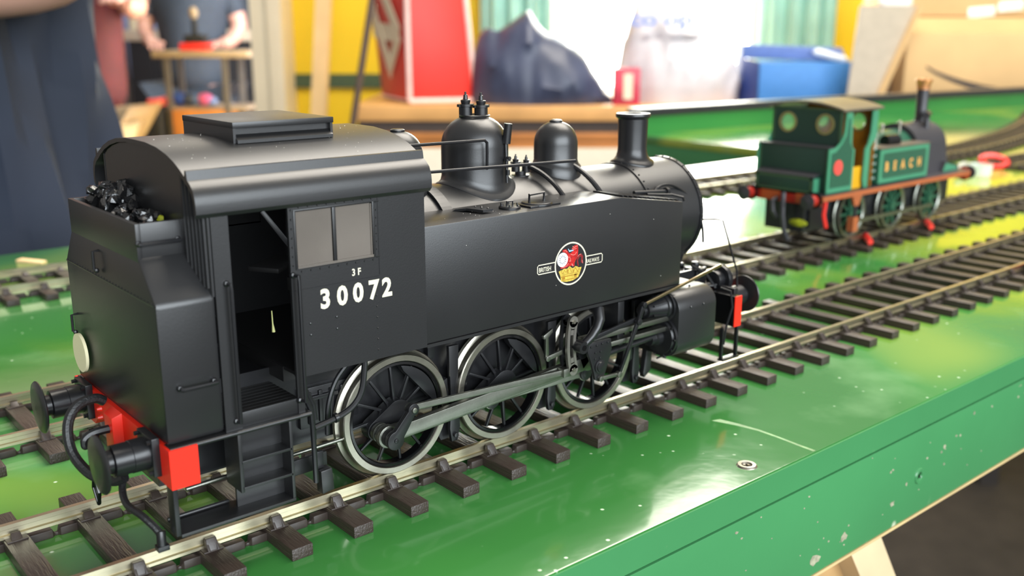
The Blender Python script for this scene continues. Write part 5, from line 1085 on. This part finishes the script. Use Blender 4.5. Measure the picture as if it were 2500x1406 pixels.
def person(u, v, h, label, top, low, arm_r=None, arm_l=None, face=-1, sc=1.0, yaw=0):
    z = FZ; H = h; q = rthing('person', (u, v, z), label, 'person')
    def P(a, b, c):
        ca, sa = math.cos(yaw), math.sin(yaw); return RM(u+a*ca-b*sa, v+a*sa+b*ca, z+c*H)
    W_ = H*.105
    body = [(P(0, 0, .53), 120*sc), (P(0, 0, .62), 112*sc), (P(0, 0, .72), 128*sc), (P(0, 0, .80), 118*sc), (P(0, 0, .855), 52), (P(0, -12, .895), 56)]
    ed = [(0, 1), (1, 2), (2, 3), (3, 4), (4, 5)]
    body += [(P(0, -14, .94), 84), (P(0, -8, .975), 74)]; ed += [(5, 6), (6, 7)]
    for s, arm in ((1, arm_r), (-1, arm_l)):
        arm = arm or [(s*W_*1.25, 0, .66), (s*W_*1.3, -30, .53), (s*W_*1.3, -40, .49)]
        i = len(body); body += [(P(s*W_*1.0, 0, .815), 56), (P(*arm[0]), 46), (P(*arm[1]), 34), (P(*arm[2]), 32)]; ed += [(3, i), (i, i+1), (i+1, i+2), (i+2, i+3)]
    legs = len(body)
    for s in (1, -1):
        i = len(body); body += [(P(s*W_*.5, 0, .48), 88), (P(s*W_*.52, -8, .28), 62), (P(s*W_*.55, 6, .05), 44), (P(s*W_*.6, -70, .018), 34)]; ed += [(0, i), (i, i+1), (i+1, i+2), (i+2, i+3)]
    skin('body', body, ed, M['skin'], q)
    tj = [(P(0, 0, .50), 190*sc), (P(0, 0, .62), 176*sc), (P(0, 0, .72), 182*sc), (P(0, 0, .81), 160*sc), (P(0, 0, .845), 80)]; te = [(0, 1), (1, 2), (2, 3), (3, 4)]
    for b0 in (8, 12):
        i = len(tj); tj += [(body[b0][0], 66), (body[b0][0].lerp(body[b0+1][0], .8), 58)]; te += [(3, i), (i, i+1)]
    skin('shirt', tj, te, top, q)
    lj = [(body[0][0]+Vector((0, 0, -30)), 176*sc)]; le = []
    for b0 in (legs, legs+4):
        i = len(lj); lj += [(body[b0][0], 100), (body[b0+1][0], 82), (body[b0+2][0], 72)]; le += [(0, i), (i, i+1), (i+1, i+2)]
    skin('trousers', lj, le, low, q)
    for b0 in (legs, legs+4):
        a = body[b0+2][0]; b_ = body[b0+3][0]; MB().tube([a+Vector((0, 0, -40)), a.lerp(b_, .5)+Vector((0, 0, -10)), b_+(b_-a).normalized()*30], [48, 50, 38], 12).build('shoe', M['blackgloss'], q)
    hc = body[7][0]
    MB().ball(hc+Vector((0, 0, 22)), 92, 14, (1, 1, .85)).build('hair', M['hair'], q)
    fc = body[6][0]; fd = (P(0, -100, .94)-P(0, 0, .94)).normalized(); sd_ = fd.cross(Vector((0, 0, 1)))
    MB().ball(fc+fd*88, 14, 8, (1, 1, 1.5)).build('nose', M['skin'], q)
    for s in (1, -1): MB().ball(fc+fd*76+sd_*s*30+Vector((0, 0, 18)), 11, 8).build('eye', M['purewhite'], q); MB().ball(fc+sd_*s*84, 20, 8, (.6, .6, 1.3)).build('ear', M['skin'], q)
    MB().ball(fc+fd*80+Vector((0, 0, -36)), 20, 8, (1, 1, .35)).build('mouth', M['maroon'], q)
    for b0 in (8, 12):          # hands: palm, four fingers, thumb
        w0 = body[b0+3][0]; d_ = (w0-body[b0+2][0]).normalized(); s1 = d_.cross(Vector((0, 0, 1))); s1 = s1.normalized() if s1.length > .1 else HR; up2 = s1.cross(d_)
        j = [(w0, 26), (w0+d_*50, (30, 20))]; e2 = [(0, 1)]
        for f_, l_ in ((-27, 62), (-9, 72), (9, 68), (27, 54)):
            i = len(j); j += [(w0+d_*70+s1*f_, 10), (w0+d_*(70+l_*.55)+s1*f_*1.05-up2*6, 9), (w0+d_*(70+l_)+s1*f_*1.05-up2*22, 7.5)]; e2 += [(1, i), (i, i+1), (i+1, i+2)]
        i = len(j); j += [(w0+d_*34-s1*34, 11), (w0+d_*66-s1*52, 9)]; e2 += [(1, i), (i, i+1)]
        skin('hand', j, e2, M['skin'], q, sub=1)
    return q
# man in navy standing close behind the board
PV = 760
pe = at(205, 40, PV)[0]
p1 = person(pe-205, PV, 1780, 'person in a loose navy top with bare forearms folded, close behind the board', M['trouser'], M['trouser'],
            arm_r=[(238, -95, .706), (90, -190, .702), (10, -205, .701)], arm_l=[(-225, -40, .722), (-120, -190, .72), (-40, -235, .722)])
n = 96; mmax = 70; vs = []
for k in range(mmax+1):
    z = 560*(1-k/mmax)-300; R0 = 196+max(0, 130-z)*.12-max(0, z-150)*.12
    for i in range(n):
        a = 2*math.pi*i/n; fo = 8*math.sin(a*13+z*.012+1)+5*math.sin(a*29-z*.02)+4*math.sin(a*7+z*.02)
        vs.append((pe-205+(R0+fo)*math.cos(a), PV+(R0*.78+fo)*math.sin(a)*.98, z))
fs = [(k*n+i, k*n+(i+1) % n, (k+1)*n+(i+1) % n, (k+1)*n+i) for k in range(mmax) for i in range(n)]
sh = rbuild(MB().add(vs, fs), 'loose_shirt', M['trouser'], p1, smooth=True)
so = sh.modifiers.new('thick', 'SOLIDIFY'); so.thickness = .004; so.offset = -1
# people in the hall beyond the doorway
VA = 3700
person(at(178, 60, VA)[0], VA, 1760, 'person in a maroon top and beige trousers beyond the navy person', M['maroon'], M['beige'], arm_r=[(235, 10, .735), (245, -100, .74), (245, -150, .745)])
VB = 5300
person(at(468, 40, VB)[0], VB, 1780, 'person in a charcoal top standing behind the small display table', M['darkcloth'], M['darkcloth'], arm_r=[(250, 0, .70), (215, -60, .66), (180, -120, .655)], arm_l=[(-250, 0, .70), (-215, -60, .665), (-180, -120, .66)])
M['lightblue'] = mat('pale_blue_cloth', (120, 136, 176), .8, vary=.06)
person(at(345, 20, 7200)[0], 7200, 1700, 'person in a pale blue top behind the long hall table', M['lightblue'], M['darkcloth'])
person(at(595, 20, 7100)[0], 7100, 1760, 'person in dark clothes behind the right end of the long hall table', M['darkcloth'], M['darkcloth'])
# long hall table
M['tabletop'] = mat('grey_beige_tabletop', (186, 172, 154), .4, vary=.04); M['blackcloth'] = mat('black_table_cloth', (26, 26, 30), .9); M['legmetal'] = mat('grey_metal_leg', (98, 94, 92), .4, metal=.2)
TV = 6000
ta, tb_ = at(282, 80, TV)[0], at(640, 80, TV)[0]; tz, tz2 = at(400, 74, TV)[1], at(400, 100, TV)[1]
t = rthing('long_table', ((ta+tb_)/2, TV+300, FZ), 'long grey topped table with black cloth in the hall', 'table')
rbuild(MB().box(ta, tb_+300, TV, TV+620, tz2, tz+4), 'tabletop', M['tabletop'], t, bevel=4)
ca_ = at(308, 80, TV)[0]; cb_ = at(362, 80, TV)[0]
rbuild(MB().box(ca_, cb_, TV+20, TV+60, FZ+120, tz2), 'black_cloth', M['blackcloth'], t)
cc_ = at(600, 80, TV)[0]
rbuild(MB().box(cb_, cc_+300, TV+30, TV+60, FZ+120, tz2), 'black_cloth', M['blackcloth'], t)
for uu_ in (ta+20, tb_+250): rbuild(MB().cyl((uu_, TV+60, FZ), (uu_, TV+60, tz2), 18).cyl((uu_, TV+560, FZ), (uu_, TV+560, tz2), 18), 'leg', M['legmetal'], t)
ju = at(298, 60, TV)[0]
rbuild(MB().lathe((ju+60, TV+120, tz), (0, 0, 1), [(60, 0), (66, 40), (52, 120), (40, 150), (44, 170), (34, 170)], 20), 'jug', M['cream'], label='cream jug on the left end of the long hall table', cat='jug', loc=(ju+60, TV+120, tz))
# small display table
SV = 4200
sa_, sb_ = at(368, 128, SV)[0], at(602, 128, SV)[0]; st_ = at(480, 124, SV)[1]; sz2 = at(480, 141, SV)[1]
t = rthing('display_table', ((sa_+sb_)/2, SV+150, FZ), 'small tall display table on grey legs in the hall', 'table')
M['tan'] = mat('tan_table_wood', (150, 132, 112), .5, vary=.08)
rbuild(MB().box(sa_, sb_, SV, SV+330, sz2, st_), 'tabletop', M['tan'], t, bevel=4)
for px_, dv in ((407, 20), (548, 20), (440, 300), (588, 300)):
    x_ = at(px_, 150, SV+dv)[0]; rbuild(MB().box(x_-11, x_+11, SV+dv-10, SV+dv+10, FZ, sz2), 'leg', M['legmetal'], t)
shz = at(480, 262, SV+60)[1]
rbuild(MB().box(sa_+40, sb_-20, SV+15, SV+320, shz-12, shz), 'shelf', M['tan'], t)
for nm, pa_, pb2, ya_, yb_, mm, lb, ct, dv in (('wooden_crate', 418, 545, 268, 352, M['bench2'], 'orange brown crate under the small display table', 'crate', 4), ('black_case', 358, 386, 262, 352, M['blackcloth'], 'black case left of the orange brown crate', 'case', -40), ('red_case', 359, 387, 243, 260, M['coralred'], 'red flat case on top of the black case', 'case', -40)):
    x0_, x1_ = at(pa_, 250, SV+dv)[0], at(pb2, 250, SV+dv)[0]; z1_, z0_ = at(400, ya_, SV+dv)[1], at(400, yb_, SV+dv)[1]
    rbuild(MB().box(x0_, x1_, SV+dv, SV+dv+220, z0_ if nm == 'red_case' else FZ, z1_), nm, mm, label=lb, cat=ct, bevel=3, loc=((x0_+x1_)/2, SV+dv, z0_ if nm == 'red_case' else FZ))
for k, (px_, py_, rr_, mm, lb) in enumerate(((438, 240, 26, M['blued'], 'dark blue bundle'), (462, 246, 24, M['navy'], 'navy bundle'), (480, 226, 22, M['bluel'], 'pale blue bundle'), (500, 236, 24, mat('pink_cloth', (214, 96, 140), .7), 'pink bundle'), (514, 224, 18, M['lightblue'], 'light blue bundle'), (424, 212, 18, M['cream'], 'cream bundle'))):
    q0_ = at(px_, py_, SV+120)
    rbuild(MB().ball((q0_[0], SV+120, shz+rr_*1.1+3), rr_*1.5, 12, (1.1, .8, .75)), 'cloth_bundle', mm, label=lb+' on the shelf of the small display table', cat='bundle', loc=(q0_[0], SV+120, shz))
# model signal on the display table
x0_ = at(478, 110, SV+100)[0]; zt_ = st_; zz = at(478, 92, SV+100)[1]; ztop = at(478, 22, SV+100)[1]
t = rthing('model_signal', (x0_, SV+100, st_), 'dark model on a red base standing on the small display table', 'model')
rbuild(MB().box(x0_-58, x0_+58, SV+60, SV+150, st_, st_+30), 'red_base', M['redplastic'], t, bevel=3)
rbuild(MB().box(x0_-40, x0_+44, SV+70, SV+140, st_+30, st_+66).cyl((x0_, SV+100, st_+60), (x0_, SV+100, ztop-18), 13, 9), 'dark_body', M['blackcloth'], t, bevel=3)
rbuild(MB().ball((x0_, SV+100, ztop-16), 20, 12, (1, 1, 1.3)), 'brown_top', M['tan'], t)
